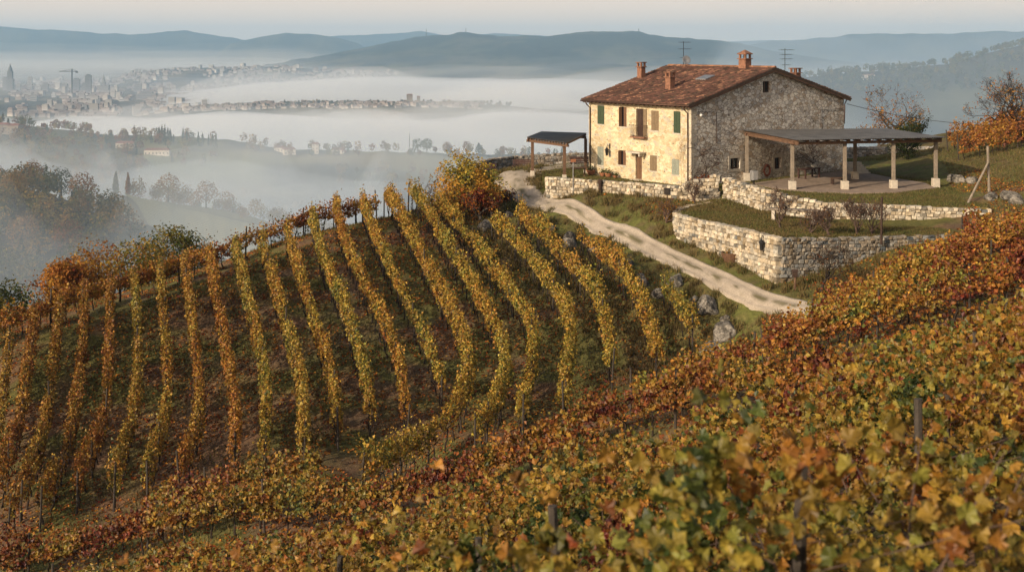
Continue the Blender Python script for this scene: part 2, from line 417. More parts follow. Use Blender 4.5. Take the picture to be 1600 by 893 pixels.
_TP = np.array([P(1137,309,84), P(1165,318,82.4), P(1192,327,81), P(1240,337,79.9), P(1290,344,79.1), P(1400,349,79), P(1470,350,78.8), P(1548,352,78.3), P(1216,370,70.3), P(1180,361,72.3), P(1130,350,75.4), P(1090,342,77.8), P(1060,334,79.6), P(1062,326,81.5), P(1085,319,82.8), P(1300,371,71.6), P(1400,369,72.8), P(1480,366,73.5)])
def _terr(x, y):
    x = np.atleast_1d(np.asarray(x, float)); y = np.atleast_1d(np.asarray(y, float)); w_ = 1 / ((x[..., None] - _TP[:, 0]) ** 2 + (y[..., None] - _TP[:, 1]) ** 2 + .6) ** 1.5
    return (w_ * (_TP[:, 2] - .06)).sum(-1) / w_.sum(-1)
def terr_z(x, y):
    y = np.asarray(y, float)
    return _terr(x, y) + (fbm(np.asarray(x)*.6, y*.6, 12, 2) - .5) * .14

# ------------------------------------------------------------------ the hillside itself
def hill_colour(x, y):
    x = np.asarray(x, float).ravel(); y = np.asarray(y, float).ravel()
    soil = np.array([.135, .094, .058]); litter = np.array([.21, .118, .066]); grass = np.array([.125, .132, .036]); dry = np.array([.16, .115, .05])
    n1 = fbm(x * .55, y * .55, 21, 4); n2 = fbm(x * 2.3, y * 2.3, 22, 4); n3 = fbm(x * .22 + 5, y * .22, 23, 3)
    rd = road_dist(x, y)
    gr = np.clip((n1 - .36) * 5 + .15, 0, 1) * np.clip((n3 - .22) * 5, 0, 1)        # patches between the rows
    bank = np.clip((9 - rd) / 4, 0, 1) * (y > 62)
    up = ((y > 84) & (x > 0)) | (y > 96)
    gr = np.maximum(gr * .8, np.maximum(bank, up * np.where(x > 36, .55, 1)) * np.clip(.55 + (n2 - .42) * 3, .1, 1))
    c = soil[None] * (1 - np.clip((n2 - .3) * 2.2, 0, 1))[:, None] + litter[None] * np.clip((n2 - .3) * 2.2, 0, 1)[:, None]
    c = c * (1 - gr)[:, None] + grass[None] * gr[:, None]
    dr = np.clip((n1 - .5) * 5, 0, 1) * np.maximum(bank, up) * .55
    c = c * (1 - dr)[:, None] + dry[None] * dr[:, None]
    return c * (.8 + .4 * noise2(x * 5, y * 5, 31))[:, None]
def grid_obj(name, xs, ys, zf, cf, mat, keep=None):
    X, Y = np.meshgrid(xs, ys); Z = zf(X, Y); nx = len(xs)
    V = np.stack([X.ravel(), Y.ravel(), Z.ravel()], -1)
    i = np.arange(len(ys) - 1)[:, None] * nx + np.arange(nx - 1)[None]
    q = np.stack([i, i + 1, i + nx + 1, i + nx], -1).reshape(-1, 4)
    if keep is not None:
        cx = V[q].mean(1); q = q[keep(cx[:, 0], cx[:, 1])]
    return np_obj(name, V, [q], mat, cf(X, Y), smooth=True)
M['ground'] = mat_attr('hillside_ground', .95, 5.5, .45, .9, .1, .06)
hs = grid_obj('hillside', np.arange(-72, 80.1, .4), np.arange(-8, 132.1, .4), height, hill_colour, M['ground'])
tag(hs, kind='structure')
def lawn_colour(x, y):
    x = np.asarray(x, float).ravel(); y = np.asarray(y, float).ravel()
    n = fbm(x * .8, y * .8, 41, 4); n2 = fbm(x * 3, y * 3, 42, 3)
    a = np.array([.095, .105, .028]); b = np.array([.17, .135, .05]); c = np.array([.06, .045, .025])
    t = np.clip((n - .42) * 4, 0, 1)[:, None]; u = (np.clip((n2 - .6) * 5, 0, 1) * .6)[:, None]
    return (a * (1 - t) + b * t) * (1 - u) + c * u
def sheet(name, poly, zf, cf, mat, skirt=1.2, step=.4):
    """a level laid inside an outline, with sides going into the ground"""
    poly = np.asarray(poly, float); bm = bmesh.new()
    pts = []
    for i in range(len(poly)):
        a, b = poly[i], poly[(i + 1) % len(poly)]; L = np.linalg.norm(b - a); k = max(1, int(L / step))
        for t in range(k): pts.append(a + (b - a) * t / k)
    vs = [bm.verts.new((p[0], p[1], 0)) for p in pts]
    es = [bm.edges.new((vs[i], vs[(i + 1) % len(vs)])) for i in range(len(vs))]
    bmesh.ops.triangle_fill(bm, edges=es, use_beauty=True)
    for axis, lo, hi in ((0, poly[:,0].min(), poly[:,0].max()), (1, poly[:,1].min(), poly[:,1].max())):
        for c in np.arange(lo + step, hi, step):
            co = [0, 0, 0]; no = [0, 0, 0]; co[axis] = c; no[axis] = 1
            bmesh.ops.bisect_plane(bm, geom=bm.verts[:] + bm.edges[:] + bm.faces[:], plane_co=co, plane_no=no)
    bm.normal_update()
    for f in bm.faces:
        if f.normal.z < 0: f.normal_flip()
    be = [e for e in bm.edges if e.is_boundary]
    arr = np.array([v.co[:] for v in bm.verts]); z = zf(arr[:, 0], arr[:, 1])
    for v, zz in zip(bm.verts, z): v.co.z = zz
    r = bmesh.ops.extrude_edge_only(bm, edges=be)
    for v in [g for g in r['geom'] if isinstance(g, bmesh.types.BMVert)]: v.co.z -= skirt
    bmesh.ops.recalc_face_normals(bm, faces=bm.faces[:])
    bm.verts.ensure_lookup_table()
    me = bpy.data.meshes.new(name); bm.to_mesh(me); arr = np.array([v.co[:] for v in bm.verts]); bm.free()
    c = np.ones((len(arr), 4), np.float32); c[:, :3] = cf(arr[:, 0], arr[:, 1])
    at = me.color_attributes.new('Col', 'FLOAT_COLOR', 'POINT'); at.data.foreach_set('color', c.ravel())
    me.materials.append(mat)
    return tag(link(bpy.data.objects.new(name, me)), kind='structure')
sheet('yard_ground', YARD, yard_z, lawn_colour, M['ground'])
sheet('terrace_lawn', TERR, terr_z, lawn_colour, M['ground'], 1.0)

def gravel_mat():
    m, nt = new_mat('pale_gravel'); n = N(nt); co = obj_co(n)
    a = noise_n(n, co, .9, 5, .6).outputs[0]; b = noise_n(n, co, 12, 5, .7).outputs[0]
    at = n('ShaderNodeAttribute', attribute_name='Col').outputs['Color']
    col = n.mix(1.0, at, n.ramp(a, [(.3, .82), (.7, 1.1)]), 'MULTIPLY')
    col = n.mix(1.0, col, n.ramp(b, [(.3, .66), (.7, 1.2)]), 'MULTIPLY')
    bp = n('ShaderNodeBump', {'Height': b, 'Strength': .6, 'Distance': .03})
    p = n('ShaderNodeBsdfPrincipled', {'Base Color': col, 'Roughness': .95, 'Specular IOR Level': .1, 'Normal': bp.outputs[0]})
    n.out(p.outputs[0]); return m
M['gravel'] = gravel_mat()
def road_strip(name, path, wid, mat, lift=.07, nacross=14, zf=height):
    p = smooth_path(path, 10); t = np.gradient(p, axis=0); t = unit(t); nrm = np.stack([t[:, 1], -t[:, 0]], -1)
    V = []; C = []
    ww = np.interp(p[:, 1], [60, 86, 93, 98], [wid * .72, wid * .72, wid * 1.05, wid * 1.4]) * (1 + .16 * (fbm(np.arange(len(p)) * .35, np.zeros(len(p)), 51, 3) - .5))
    for j in range(nacross + 1):
        u = (j / nacross - .5)
        off = u * ww + (0 if 0 < j < nacross else 1) * .75 * (fbm(np.arange(len(p)) * .9, np.full(len(p), j), 52, 3) - .5)
        x = p[:, 0] + nrm[:, 0] * off; y = p[:, 1] + nrm[:, 1] * off
        z = zf(x, y) + (lift if 0 < j < nacross else -.06) - .05 * np.exp(-((abs(u) - .25) / .1) ** 2)
        V.append(np.stack([x, y, z], -1))
        base = np.array([.44, .375, .295])
        g = np.clip((fbm(x * 2.4, y * 1.0, 53, 5) - .50) * 9, 0, 1) * np.exp(-(u / .13) ** 2) * .9
        edge = np.clip((abs(u) - .40) / .1, 0, 1) * np.clip((fbm(x * 1.5, y * 1.5, 54, 3) - .3) * 3, 0, 1) * .6
        k = np.maximum(g, edge)[:, None]
        C.append(base * (1 - k) + np.array([.10, .09, .035]) * k)
    m_ = len(p); V = np.stack(V, 1).reshape(-1, 3); C = np.stack(C, 1).reshape(-1, 3)
    i = np.arange(m_ - 1)[:, None] * (nacross + 1) + np.arange(nacross)[None]
    q = np.stack([i, i + 1, i + nacross + 2, i + nacross + 1], -1).reshape(-1, 4)
    return tag(np_obj(name, V, [q], mat, C, smooth=True), kind='structure')
def ground_max(x, y):
    z = height(x, y); yd = in_poly(x, y, YARD)
    return np.where(yd, np.maximum(z, yard_z(x, y)), z)
M_road = [Pxy(1010,107.5), Pxy(925,106.6), Pxy(868,105), Pxy(828,102.4), Pxy(806,99.5)] + [tuple(q) for q in ROAD[2:, :2]]
road_strip('gravel_track', M_road, 2.5, M['gravel'], zf=ground_max)
# paved floor of the big pergola
def paved_colour(x, y):
    return np.array([[.29, .225, .175]]) * (.8 + .4 * fbm(np.ravel(x) * 1.4, np.ravel(y) * 1.4, 61, 3))[:, None]
M['paving'] = mat_attr('patio_paving', .9, 3.0, .35, .5)
PAT = [Pxy(1172,91.5), Pxy(1208,88.6), Pxy(1260,86.3), Pxy(1330,85.6), Pxy(1400,86.2), Pxy(1462,88.6), Pxy(1445,92), Pxy(1400,95), Pxy(1345,100), Pxy(1317,101)]
sheet('patio_paving', PAT, lambda x, y: np.full(len(x), .075), paved_colour, M['paving'], .3, .5)

# ------------------------------------------------------------------ dry-stone walls: every stone is modelled
def stone_template():
    o = .5; i1 = .36; v = []
    for y, k in ((-.5, i1), (-.36, o), (.36, o), (.5, i1)):
        v += [(-k, y, -k), (k, y, -k), (k, y, k), (-k, y, k)]
    f = [(0, 1, 2, 3), (15, 14, 13, 12)]
    for r in range(3):
        for k in range(4): f.append((r*4+k, (r+1)*4+k, (r+1)*4+(k+1) % 4, r*4+(k+1) % 4))
    return np.array(v), f
ST_V, ST_F = stone_template()
def stone_wall(name, path, label, cat='wall', group=None, thick=.5, course=.23, tone=(.50, .43, .33), batter=.0, var=.25):
    path = np.asarray(path, float)             # x, y, z bottom, z top
    seg = np.linalg.norm(np.diff(path[:, :2], axis=0), axis=1); S = np.r_[0, np.cumsum(seg)]
    zlo = path[:, 2].min(); zhi = path[:, 3].max()
    V = []; Cc = []; n = 0; z = zlo - .1
    def at(s): return np.array([np.interp(s, S, path[:, k]) for k in range(4)])
    off = 0.0; deep = (path[:, 3] - path[:, 2]).max() + .3
    while off < deep:
        h = course * random.uniform(.75, 1.25); s = -random.uniform(0, .3)
        while s < S[-1]:
            L = course * random.uniform(.75, 1.9); c = min(max(s + L / 2, 0), S[-1]); q = at(c)
            zz = q[3] - off - h + random.gauss(0, .018) + (random.uniform(-.03, .03) if off == 0 else 0)
            if zz + h > q[2] - .25:
                e = .15; a = at(max(0, c - e)); b = at(min(S[-1], c + e)); t = unit((b - a)[:2]); nn = np.array([-t[1], t[0]])
                T = ST_V + rng.normal(0, .045, ST_V.shape)
                sc = np.array([L * .97, thick * random.uniform(.92, 1.12), h * .96])
                T = T * sc; an = random.gauss(0, .05); T[:, 0], T[:, 2] = T[:, 0] * math.cos(an) - T[:, 2] * math.sin(an), T[:, 0] * math.sin(an) + T[:, 2] * math.cos(an)
                w_ = np.c_[q[0] + T[:, 0] * t[0] + T[:, 1] * nn[0], q[1] + T[:, 0] * t[1] + T[:, 1] * nn[1], zz + h / 2 + T[:, 2]]
                V.append(w_); k = random.choice([1, 1, 1.15, .85, .66, 1.2, .9, .42]) * random.uniform(1 - var, 1 + var * .4)
                wr = random.uniform(-.03, .03)
                Cc.append(np.tile(np.clip(np.array(tone) * k + np.array([wr, 0, -wr]), .03, .75), (16, 1))); n += 1
            s += L
        off += h * .97
    V = np.concatenate(V); Cc = np.concatenate(Cc)
    f = (np.arange(n)[:, None, None] * 16 + np.array(ST_F)[None]).reshape(-1, 4)
    # the packed core behind the joints
    m = 40; ss = np.linspace(.05, S[-1] - .05, max(2, int(S[-1] / .5))); core = []; cf = []
    for s in ss:
        q = at(s); a = at(max(0, s - .1)); b = at(min(S[-1], s + .1)); t = unit((b - a)[:2]); nn = np.array([-t[1], t[0]]) * thick * .36
        core += [(q[0] + nn[0], q[1] + nn[1], q[2] - .4), (q[0] + nn[0], q[1] + nn[1], q[3] - .1), (q[0] - nn[0], q[1] - nn[1], q[3] - .1), (q[0] - nn[0], q[1] - nn[1], q[2] - .4)]
    o = len(V)
    for i in range(len(ss) - 1):
        for k in range(4): cf.append((o + i*4 + k, o + i*4 + (k+1) % 4, o + (i+1)*4 + (k+1) % 4, o + (i+1)*4 + k))
    V = np.vstack([V, core]); Cc = np.vstack([Cc, np.tile((.12, .095, .065), (len(core), 1))])
    ob = np_obj(name, V, [np.vstack([f, np.array(cf)])], M['stone'], Cc)
    return tag(ob, label, cat, group)
def wp(px, d, zb, zt): x, y = Pxy(px, d); return (x, y, zb, zt)
def wpp(px, d, ytop, ybot): x, y = Pxy(px, d); return (x, y, ZC - (ybot - YH) / F * d, ZC - (ytop - YH) / F * d)
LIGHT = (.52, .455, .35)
def spath(p, n=5): return smooth_path(np.array(p), n)
stone_wall('retaining_wall', spath([wpp(1128,83.6,313,330), wpp(1085,82.8,319,340), wpp(1062,81.5,326,356), wpp(1060,79.6,334,368), wpp(1090,77.8,342,384)]) .tolist() + [wpp(1130,75.4,350,398), wpp(1180,72.3,361,424), wpp(1216,70.3,370,444)],
           'tall cream dry stone retaining wall with a lantern on it, beside the gravel track', group=None, tone=LIGHT, thick=.5)
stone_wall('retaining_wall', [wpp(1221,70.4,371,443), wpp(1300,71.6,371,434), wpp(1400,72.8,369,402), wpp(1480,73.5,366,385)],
           'shaded grey stretch of retaining wall turning the corner behind the small pruned tree', tone=(.27, .245, .205), thick=.5)  # grey stone, toned down further to put this face's shade into its colour
stone_wall('garden_wall', [wpp(1137,84.0,278,309), wpp(1165,82.4,286,318), wpp(1192,81.0,294,325), wpp(1240,79.9,306,335), wpp(1290,79.1,316,343), wpp(1400,79.0,320,349), wpp(1470,78.8,324,350), wpp(1548,78.3,327,354)],
           'long cream dry stone wall behind the terrace lawn, below the patio', tone=LIGHT, thick=.5)
stone_wall('garden_wall', [wpp(856,91.0,276,299), wpp(900,89.9,279,301), wpp(960,88.2,283,303), wpp(1020,86.7,287,306), wpp(1066,85.5,291,309)],
           'low cream stone wall in front of the sunny house front', tone=LIGHT, thick=.45)
stone_wall('garden_wall', [wpp(1069,85.5,286,310), wpp(1088,85.3,279,311), wpp(1108,85.1,279,311)],
           'short raised stone wall between the house corner and the gate pillar', tone=LIGHT, thick=.45)
stone_wall('gate_pillar', [wpp(1112,85.0,273,313), wpp(1123,84.9,273,313)], 'square stone gate pillar on the left of the garden gap', 'pillar', 'gate pillars', tone=LIGHT, thick=.6)
stone_wall('gate_pillar', [wpp(1134,84.3,277,311), wpp(1144,83.9,277,312)], 'stone gate pillar on the right of the garden gap, starting the long wall', 'pillar', 'gate pillars', tone=LIGHT, thick=.55)
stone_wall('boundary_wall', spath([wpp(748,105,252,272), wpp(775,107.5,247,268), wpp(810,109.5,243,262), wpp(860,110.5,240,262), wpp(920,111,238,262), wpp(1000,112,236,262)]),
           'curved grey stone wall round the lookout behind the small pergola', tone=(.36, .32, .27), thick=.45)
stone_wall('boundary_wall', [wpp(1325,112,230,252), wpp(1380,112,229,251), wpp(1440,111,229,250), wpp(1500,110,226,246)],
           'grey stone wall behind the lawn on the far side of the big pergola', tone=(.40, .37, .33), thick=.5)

# ------------------------------------------------------------------ farmhouse
HN = np.array([P(1080, 290, 90)[0], 90.0]); HR = math.atan2(.627, .779)
HX = np.array([math.cos(HR), math.sin(HR)]); HY = np.array([-math.sin(HR), math.cos(HR)])
HL, HW = 11.2, 18.6; ZE, ZR = 6.05, 8.5
def fac(px, py):                     # photo pixel -> (along the front, up)
    k = (px - 800) / F; y = (HN[0] - k * HN[1]) / (k * HY[1] - HY[0]); d = HN[1] + y * HY[1]
    return y, ZC - (py - YH) / F * d
def gab(px, py):
    k = (px - 800) / F; x = (HN[0] - k * HN[1]) / (k * HX[1] - HX[0]); d = HN[1] + x * HX[1]
    return x, ZC - (py - YH) / F * d
house = thing('farmhouse', 'two storey stone farmhouse with red tiled roof beside the gravel track', 'house', (HN[0], HN[1], 0), HR)
def h2w(x, y, z): return (HN[0] + HX[0] * x + HY[0] * y, HN[1] + HX[1] * x + HY[1] * y, z)
f_open = []
for (a, b, c, d, kind) in [(934,944,165,194,'green'),(969,979,167,198,'brown'),(994,1008,170,213,'balcony'),(1018,1029,173,204,'tan'),(1053,1063,174,208,'green'),
                           (934,943,229,258,'grey'),(968,978,235,258,'brown'),(993,1003,241,286,'door'),(1016,1026,243,267,'tan'),(1050,1061,249,273,'grey')]:
    y0, zt = fac((a + b) / 2, c); _, zb = fac((a + b) / 2, d); yl = fac(a, c)[0]; yr = fac(b, c)[0]
    f_open.append([min(yl, yr), max(yl, yr), zb if kind != 'door' else .08, zt, kind])
g_open = []
for (a, b, c, d, kind) in [(1192,1205,127,145,'attic'),(1141,1156,247,264,'low'),(1210,1221,246,264,'low')]:
    xl, zt = gab(a, c); xr = gab(b, c)[0]; zb = gab((a + b) / 2, d)[1]; g_open.append([xl, xr, zb, gab((a+b)/2, c)[1], kind])
def wall_mesh(L, Ht, opens, place, depth, name, mat, inward, top=None, xs_extra=()):
    """a wall with real openings and reveals; place(u, z, t) gives the point"""
    mb = MB(); us = sorted(set([0, L] + [v for o in opens for v in o[:2]] + list(xs_extra)))
    top = top or (lambda u: Ht)
    for i in range(len(us) - 1):
        u0, u1 = us[i], us[i + 1]; um = (u0 + u1) / 2
        zs = [-.6]; 
        for o in sorted([o for o in opens if o[0] < um < o[1]], key=lambda o: o[2]): zs += [o[2], o[3]]
        for k in range(0, len(zs), 2):
            z0 = zs[k]
            if k + 1 < len(zs): q = [(u0, z0), (u1, z0), (u1, zs[k+1]), (u0, zs[k+1])]
            else: q = [(u0, z0), (u1, z0), (u1, top(u1)), (u0, top(u0))]
            mb.add([place(u, z, 0) for u, z in q], [(0, 1, 2, 3)])
    for o in opens:
        a, b, c, d = o[:4]
        for q in ([(a, c), (b, c)], [(b, c), (b, d)], [(b, d), (a, d)], [(a, d), (a, c)]):
            mb.add([place(q[0][0], q[0][1], 0), place(q[1][0], q[1][1], 0), place(q[1][0], q[1][1], depth), place(q[0][0], q[0][1], depth)], [(0, 1, 2, 3)])
    return mb.build(name, mat, house)
roof_z = lambda x: ZE + (ZR - ZE) * (1 - abs(x - HW / 2) / (HW / 2))
fw = wall_mesh(HL, ZE, f_open, lambda u, z, t: (t, u, z), .28, 'front_wall', M['facade'], 1); fw['label'] = 'sunlit cream front wall with two rows of windows'
gw = wall_mesh(HW, ZE, g_open, lambda u, z, t: (u, t, z), .4, 'gable_wall', M['gable'], 1, roof_z, (HW / 2,)); gw['label'] = 'grey rubble gable wall in the shade'
mb = MB(); mb.add([(HW,0,-.6),(HW,HL,-.6),(HW,HL,ZE),(HW,0,ZE)], [(0,1,2,3)]).add([(0,HL,-.6),(HW,HL,-.6),(HW,HL,ZE),(HW/2,HL,ZR),(0,HL,ZE)], [(0,1,2,3,4)]).add([(0,.5,2.95),(HW,.5,2.95),(HW,HL,2.95),(0,HL,2.95)],[(0,1,2,3)])
mb.build('back_wall', M['gable'], house)
# corner stones, dressed edge between front and gable
mb = MB(); z = -.2; k = 0
while z < ZE - .3:
    h = random.uniform(.28, .42); a, b = (.62, .3) if k % 2 else (.34, .6)
    g = random.uniform(.8, 1.1); mb.col = (.56 * g, .49 * g, .38 * g)
    mb.box(-.012, a, -.012, b, z + .012, z + h - .012); z += h; k += 1
mb.build('corner_stones', M['stone'], house, bevel=.02)
# roof: pantiles
def tile_slope(x_e, x_r, z_e, z_r, y0, y1):
    L = math.hypot(x_r - x_e, z_r - z_e); ux, uz = (x_r - x_e) / L, (z_r - z_e) / L; nx, nz = -uz * np.sign(ux), abs(ux)
    V = []; Fq = []; Cc = []; o = 0; wt = .215; lt = .36
    nc = int((y1 - y0) / wt); nr = int(L / lt) + 1
    for r in range(nr):
        for c in range(nc):
            l0 = r * lt - .03; l1 = min(l0 + lt + .09, L + .02); yc = y0 + (c + .5) * wt + random.gauss(0, .008); tw = random.gauss(0, .012)
            lift = random.gauss(.0, .008)
            g = noise2(np.array([r * .23 + c * .06]), np.array([c * .2]), 71)[0] * .7 + random.random() * .5
            col = np.array([.155, .078, .056]) * (.42 + g * .75)
            if random.random() < .26: col = np.array([.10, .065, .045]) * random.uniform(.5, 1.2)
            if random.random() < .10: col = np.array([.34, .18, .11]) * random.uniform(.8, 1.1)
            for (l, rad, up) in ((l0, .115, .06), (l1, .092, .018)):
                for an in (180, 140, 105, 75, 40, 0):
                    a = math.radians(an); yy = yc + rad * math.cos(a) + tw * (l - l0); hh = up + lift + rad * .75 * math.sin(a)
                    V.append((x_e + ux * l + nx * hh, yy, z_e + uz * l + nz * hh)); Cc.append(col)
            for k in range(5): Fq.append((o + k, o + k + 1, o + 6 + k + 1, o + 6 + k))
            Fq.append((o, o+1, o+4, o+5)); Fq.append((o+1, o+2, o+3, o+4)); o += 12
    return np.array(V), np.array(Fq), np.array(Cc)
OV, GV = .55, .32; sl = (ZR - ZE) / (HW / 2); TH = .14
xe0, xe1 = -OV, HW + OV; ze = ZE - OV * sl + TH
v1, f1, c1 = tile_slope(xe0, HW / 2, ze, ZR + TH, -GV, HL + GV)
v2, f2, c2 = tile_slope(xe1, HW / 2, ze, ZR + TH, -GV, HL + GV)
mb = MB(); mb.col = (.10, .07, .05)
for a, b in ((xe0, HW / 2), (HW / 2, xe1)):
    za, zb = (ze, ZR + TH) if a < b and a == xe0 else (ZR + TH, ze)
    mb.add([(a,-GV,za-.1),(b,-GV,zb-.1),(b,HL+GV,zb-.1),(a,HL+GV,za-.1),(a,-GV,za+.02),(b,-GV,zb+.02),(b,HL+GV,zb+.02),(a,HL+GV,za+.02)],
           [(3,2,1,0),(4,5,6,7),(0,1,5,4),(1,2,6,5),(2,3,7,6),(3,0,4,7)])
nb = len(mb.v)
mb.col = (.27, .12, .07)
for i in range(int((HL + 2 * GV) / .36)):
    y = -GV + i * .36; g = random.uniform(.6, 1.2); mb.col = (.33 * g, .17 * g, .10 * g)
    prof = [(math.cos(math.radians(a)) * .16, math.sin(math.radians(a)) * .14) for a in (180, 140, 100, 60, 20, 0)]
    vs = [(HW / 2 + p[0], y, ZR + TH + .07 + p[1]) for p in prof] + [(HW / 2 + p[0] * .86, y + .4, ZR + TH + .05 + p[1]) for p in prof]
    mb.add(vs, [(k, k + 1, k + 7, k + 6) for k in range(5)] + [tuple(range(6)), tuple(range(6, 12))[::-1]])
V = np.vstack([np.array(mb.v), v1, v2]); C = np.vstack([np.array(mb.c), c1, c2])
q4 = np.array([f for f in mb.f if len(f) == 4]); q6 = np.array([f for f in mb.f if len(f) == 6])
rf = np_obj('roof', V, [q4, f1 + len(mb.v), f2 + len(mb.v) + len(v1), q6], M['tile'], C, house)
mb = MB()          # rafters and verge boards
for i in range(26):
    y = -.1 + i * (HL + .2) / 25; mb.beam((xe0 + .04, y, ze - .17), (.1, y, ze - .17 + .6 * sl), .09, .11)
for s in (0, 1):
    x0, z0, x1, z1 = (xe0, ze - .19, HW / 2, ZR + TH - .19) if s == 0 else (HW / 2, ZR + TH - .19, xe1, ze - .19)
    mb.beam((x0, -GV + .05, z0), (x1, -GV + .05, z1), .06, .16)
for k in range(9):
    x = .4 + k * (HW - .8) / 8; mb.beam((x, -GV + .03, roof_z(x) - .1), (x, .1, roof_z(x) - .1), .14, .16)
mb.build('rafters', M['wood'], rf)
def tubes(parent, name, mat, paths, r, n=6):
    mb = MB(); [mb.tube(p, r, n) for p in paths]; return mb.build(name, mat, parent, True)
gut = tubes(rf, 'gutter', M['gutter'], [[(xe0 - .05, -GV, ze - .06), (xe0 - .05, HL + GV, ze - .06)]], .075)
tubes(rf, 'gutter', M['gutter'], [[(xe1 + .05, -GV, ze - .06), (xe1 + .05, HL + GV, ze - .06)]], .075)
for y in (.28, HL - .22):
    tubes(house, 'downpipe', M['gutter'], [[(xe0 - .02, y, ze - .12), (xe0 + .1, y, ze - .35), (-.08, y, ZE - .65), (-.07, y, 3), (-.07, y, .1)]], .05)
tubes(house, 'downpipe', M['gutter'], [[(xe1, .1, ze - .12), (HW + .1, .02, ZE - .55), (HW + .03, -.06, ZE - .7), (HW - .05, -.07, 3.9)]], .05)
w0 = gab(1090, 175); mb = MB(); w1 = gab(1119, 175); w2 = gab(1119, 224); mb.tube([(w0[0], -.03, w0[1]), (w1[0], -.03, w1[1]), (w2[0], -.03, w2[1])], .022, 5).build('cable_pipe', M['gutter'], house); mb = MB()
g0 = gab(1282, 171); g1 = gab(1282, 200); g2 = gab(1316, 170); mb.tube([(g1[0], -.03, g1[1]), (g0[0], -.03, g0[1]), (g2[0], -.03, g2[1])], .018, 5)
mb.build('cable_pipe', M['gutter'], house)
# windows, shutters and doors of the front
def slats(mb, y0, y1, z0, z1, x):
    mb.box(x - .045, x, y0, y1, z0, z1)
    n = max(4, int((z1 - z0) / .11))
    for i in range(n):
        z = z0 + .07 + (z1 - z0 - .12) * i / n; mb.box(x - .062, x - .044, y0 + .05, y1 - .05, z, z + .05)
for y0, y1, z0, z1, kind in f_open:
    w_ = y1 - y0
    if kind in ('door', 'balcony'):
        mb = MB()
        mb.box(.14, .2, y0 + .004, y1 - .004, z0, z1 - .004)
        for t in (0.04, .52): 
            for zz in (.06, .52): mb.box(.12, .14, y0 + w_ * t, y0 + w_ * (t + .42), z0 + (z1 - z0) * zz, z0 + (z1 - z0) * (zz + .4))
        dr = mb.build('door', M['shutter_brown'] if kind == 'door' else M['wood_dark'], house)
        hb = MB(); hb.lathe((.1, y0 + w_ * .44, z0 + 1.0), [(.02, -.04), (.03, 0), (.02, .04)], 8); hb.build('handle', M['metal_dark'], dr)
        if kind == 'balcony':
            dr['label'] = 'tall balcony door in the upper storey'
            bb = MB(); bb.box(-.42, -.005, y0 - .3, y1 + .3, z0 - .12, z0 - .02); bal = bb.build('balcony', M['brick'], house)
            bb = MB(); a, b = y0 - .27, y1 + .27
            for zz in (z0 + .05, z0 + .85): bb.tube([(-.005, a, zz), (-.38, a, zz), (-.38, b, zz), (-.005, b, zz)], .022, 5)
            for i in range(12): yy = a + (b - a) * i / 11; bb.tube([(-.38, yy, z0 - .02), (-.38, yy, z0 + .85)], .012, 4)
            for i in (1, 2): 
                for yy in (a, b): bb.tube([(-.13 * i, yy, z0 - .02), (-.13 * i, yy, z0 + .85)], .012, 4)
            bb.build('railing', M['gutter'], bal)
            for t in (-.02, 1.02):
                sb = MB(); yy = y0 + w_ * t; sb.box(-.05, -.01, yy - .17, yy + .17, z0 + .02, z1); sb.build('shutter', M['shutter_tan'], house) if t < 0 else None
        else:
            dr['label'] = 'brown front door under a small stone canopy'
            cb = MB(); cb.box(-.75, -.004, y0 - .5, y1 + .35, z1 + .12, z1 + .22).box(-.6, -.004, y0 - .35, y0 - .2, z1 - .1, z1 + .12); cb.build('door_canopy', M['frame_stone'], house)
            sb = MB(); sb.box(-.5, -.004, y0 - .15, y1 + .15, -.3, .075); sb.build('doorstep', M['frame_stone'], house)
        continue
    mb = MB(); mb.box(-.03, .06, y0 - .06, y1 + .06, z0 - .1, z0 - .004)
    win = mb.build('window', M['frame_stone'], house)
    pb = MB(); pb.box(.2, .22, y0 + .004, y1 - .004, z0 + .004, z1 - .004); pb.build('pane', M['glass'], win)
    mat = M['shutter_' + kind]
    if kind in ('green', 'tan', 'grey'):
        for a, b in ((y0 - .02, y0 + w_ / 2 - .006), (y0 + w_ / 2 + .006, y1 + .02)):
            sb = MB(); slats(sb, a, b, z0 + .01, z1 - .01, .03); sb.build('shutter', mat, win)
    else:
        sb = MB(); slats(sb, y0 + .004, y0 + w_ * .5, z0 + .01, z1 - .01, .09); sb.build('shutter', mat, win)
        sb = MB(); sb.beam((.14, y1 - .05, (z0 + z1) / 2), (-.12, y1 + .02, (z0 + z1) / 2), .04, z1 - z0 - .05); sb.build('shutter', mat, win)
for x0, x1, z0, z1, kind in g_open:
    e = .22 if kind == 'low' else .1; mb = MB()
    mb.box(x0 - e, x1 + e, -.035, .05, z0 - .2, z0 - .003); lb = MB().box(x0 - e, x1 + e, -.03, .05, z1 + .003, z1 + (.2 if kind == 'low' else .1))
    win = mb.build('window', M['frame_stone'], house, bevel=.01); lb.build('lintel', M['frame_stone'], win)
    if kind == 'low': MB().box(x0 - e, x0 - .003, -.03, .05, z0, z1).build('jamb', M['frame_stone'], win); MB().box(x1 + .003, x1 + e, -.03, .05, z0, z1).build('jamb', M['frame_stone'], win)
    pb = MB(); pb.box(x0 + .004, x1 - .004, .3, .32, z0 + .004, z1 - .004); pb.build('pane', M['glass'], win)
    fb = MB(); fb.box((x0+x1)/2 - .025, (x0+x1)/2 + .025, .25, .298, z0, z1).box(x0 + .003, x0 + .06, .251, .297, z0, z1).box(x1 - .06, x1 - .003, .251, .297, z0, z1).box(x0 + .003, x1 - .003, .24, .29, z0 + .003, z0 + .06).box(x0 + .003, x1 - .003, .24, .29, z1 - .06, z1 - .003); fb.build('frame', M['wood'], win)
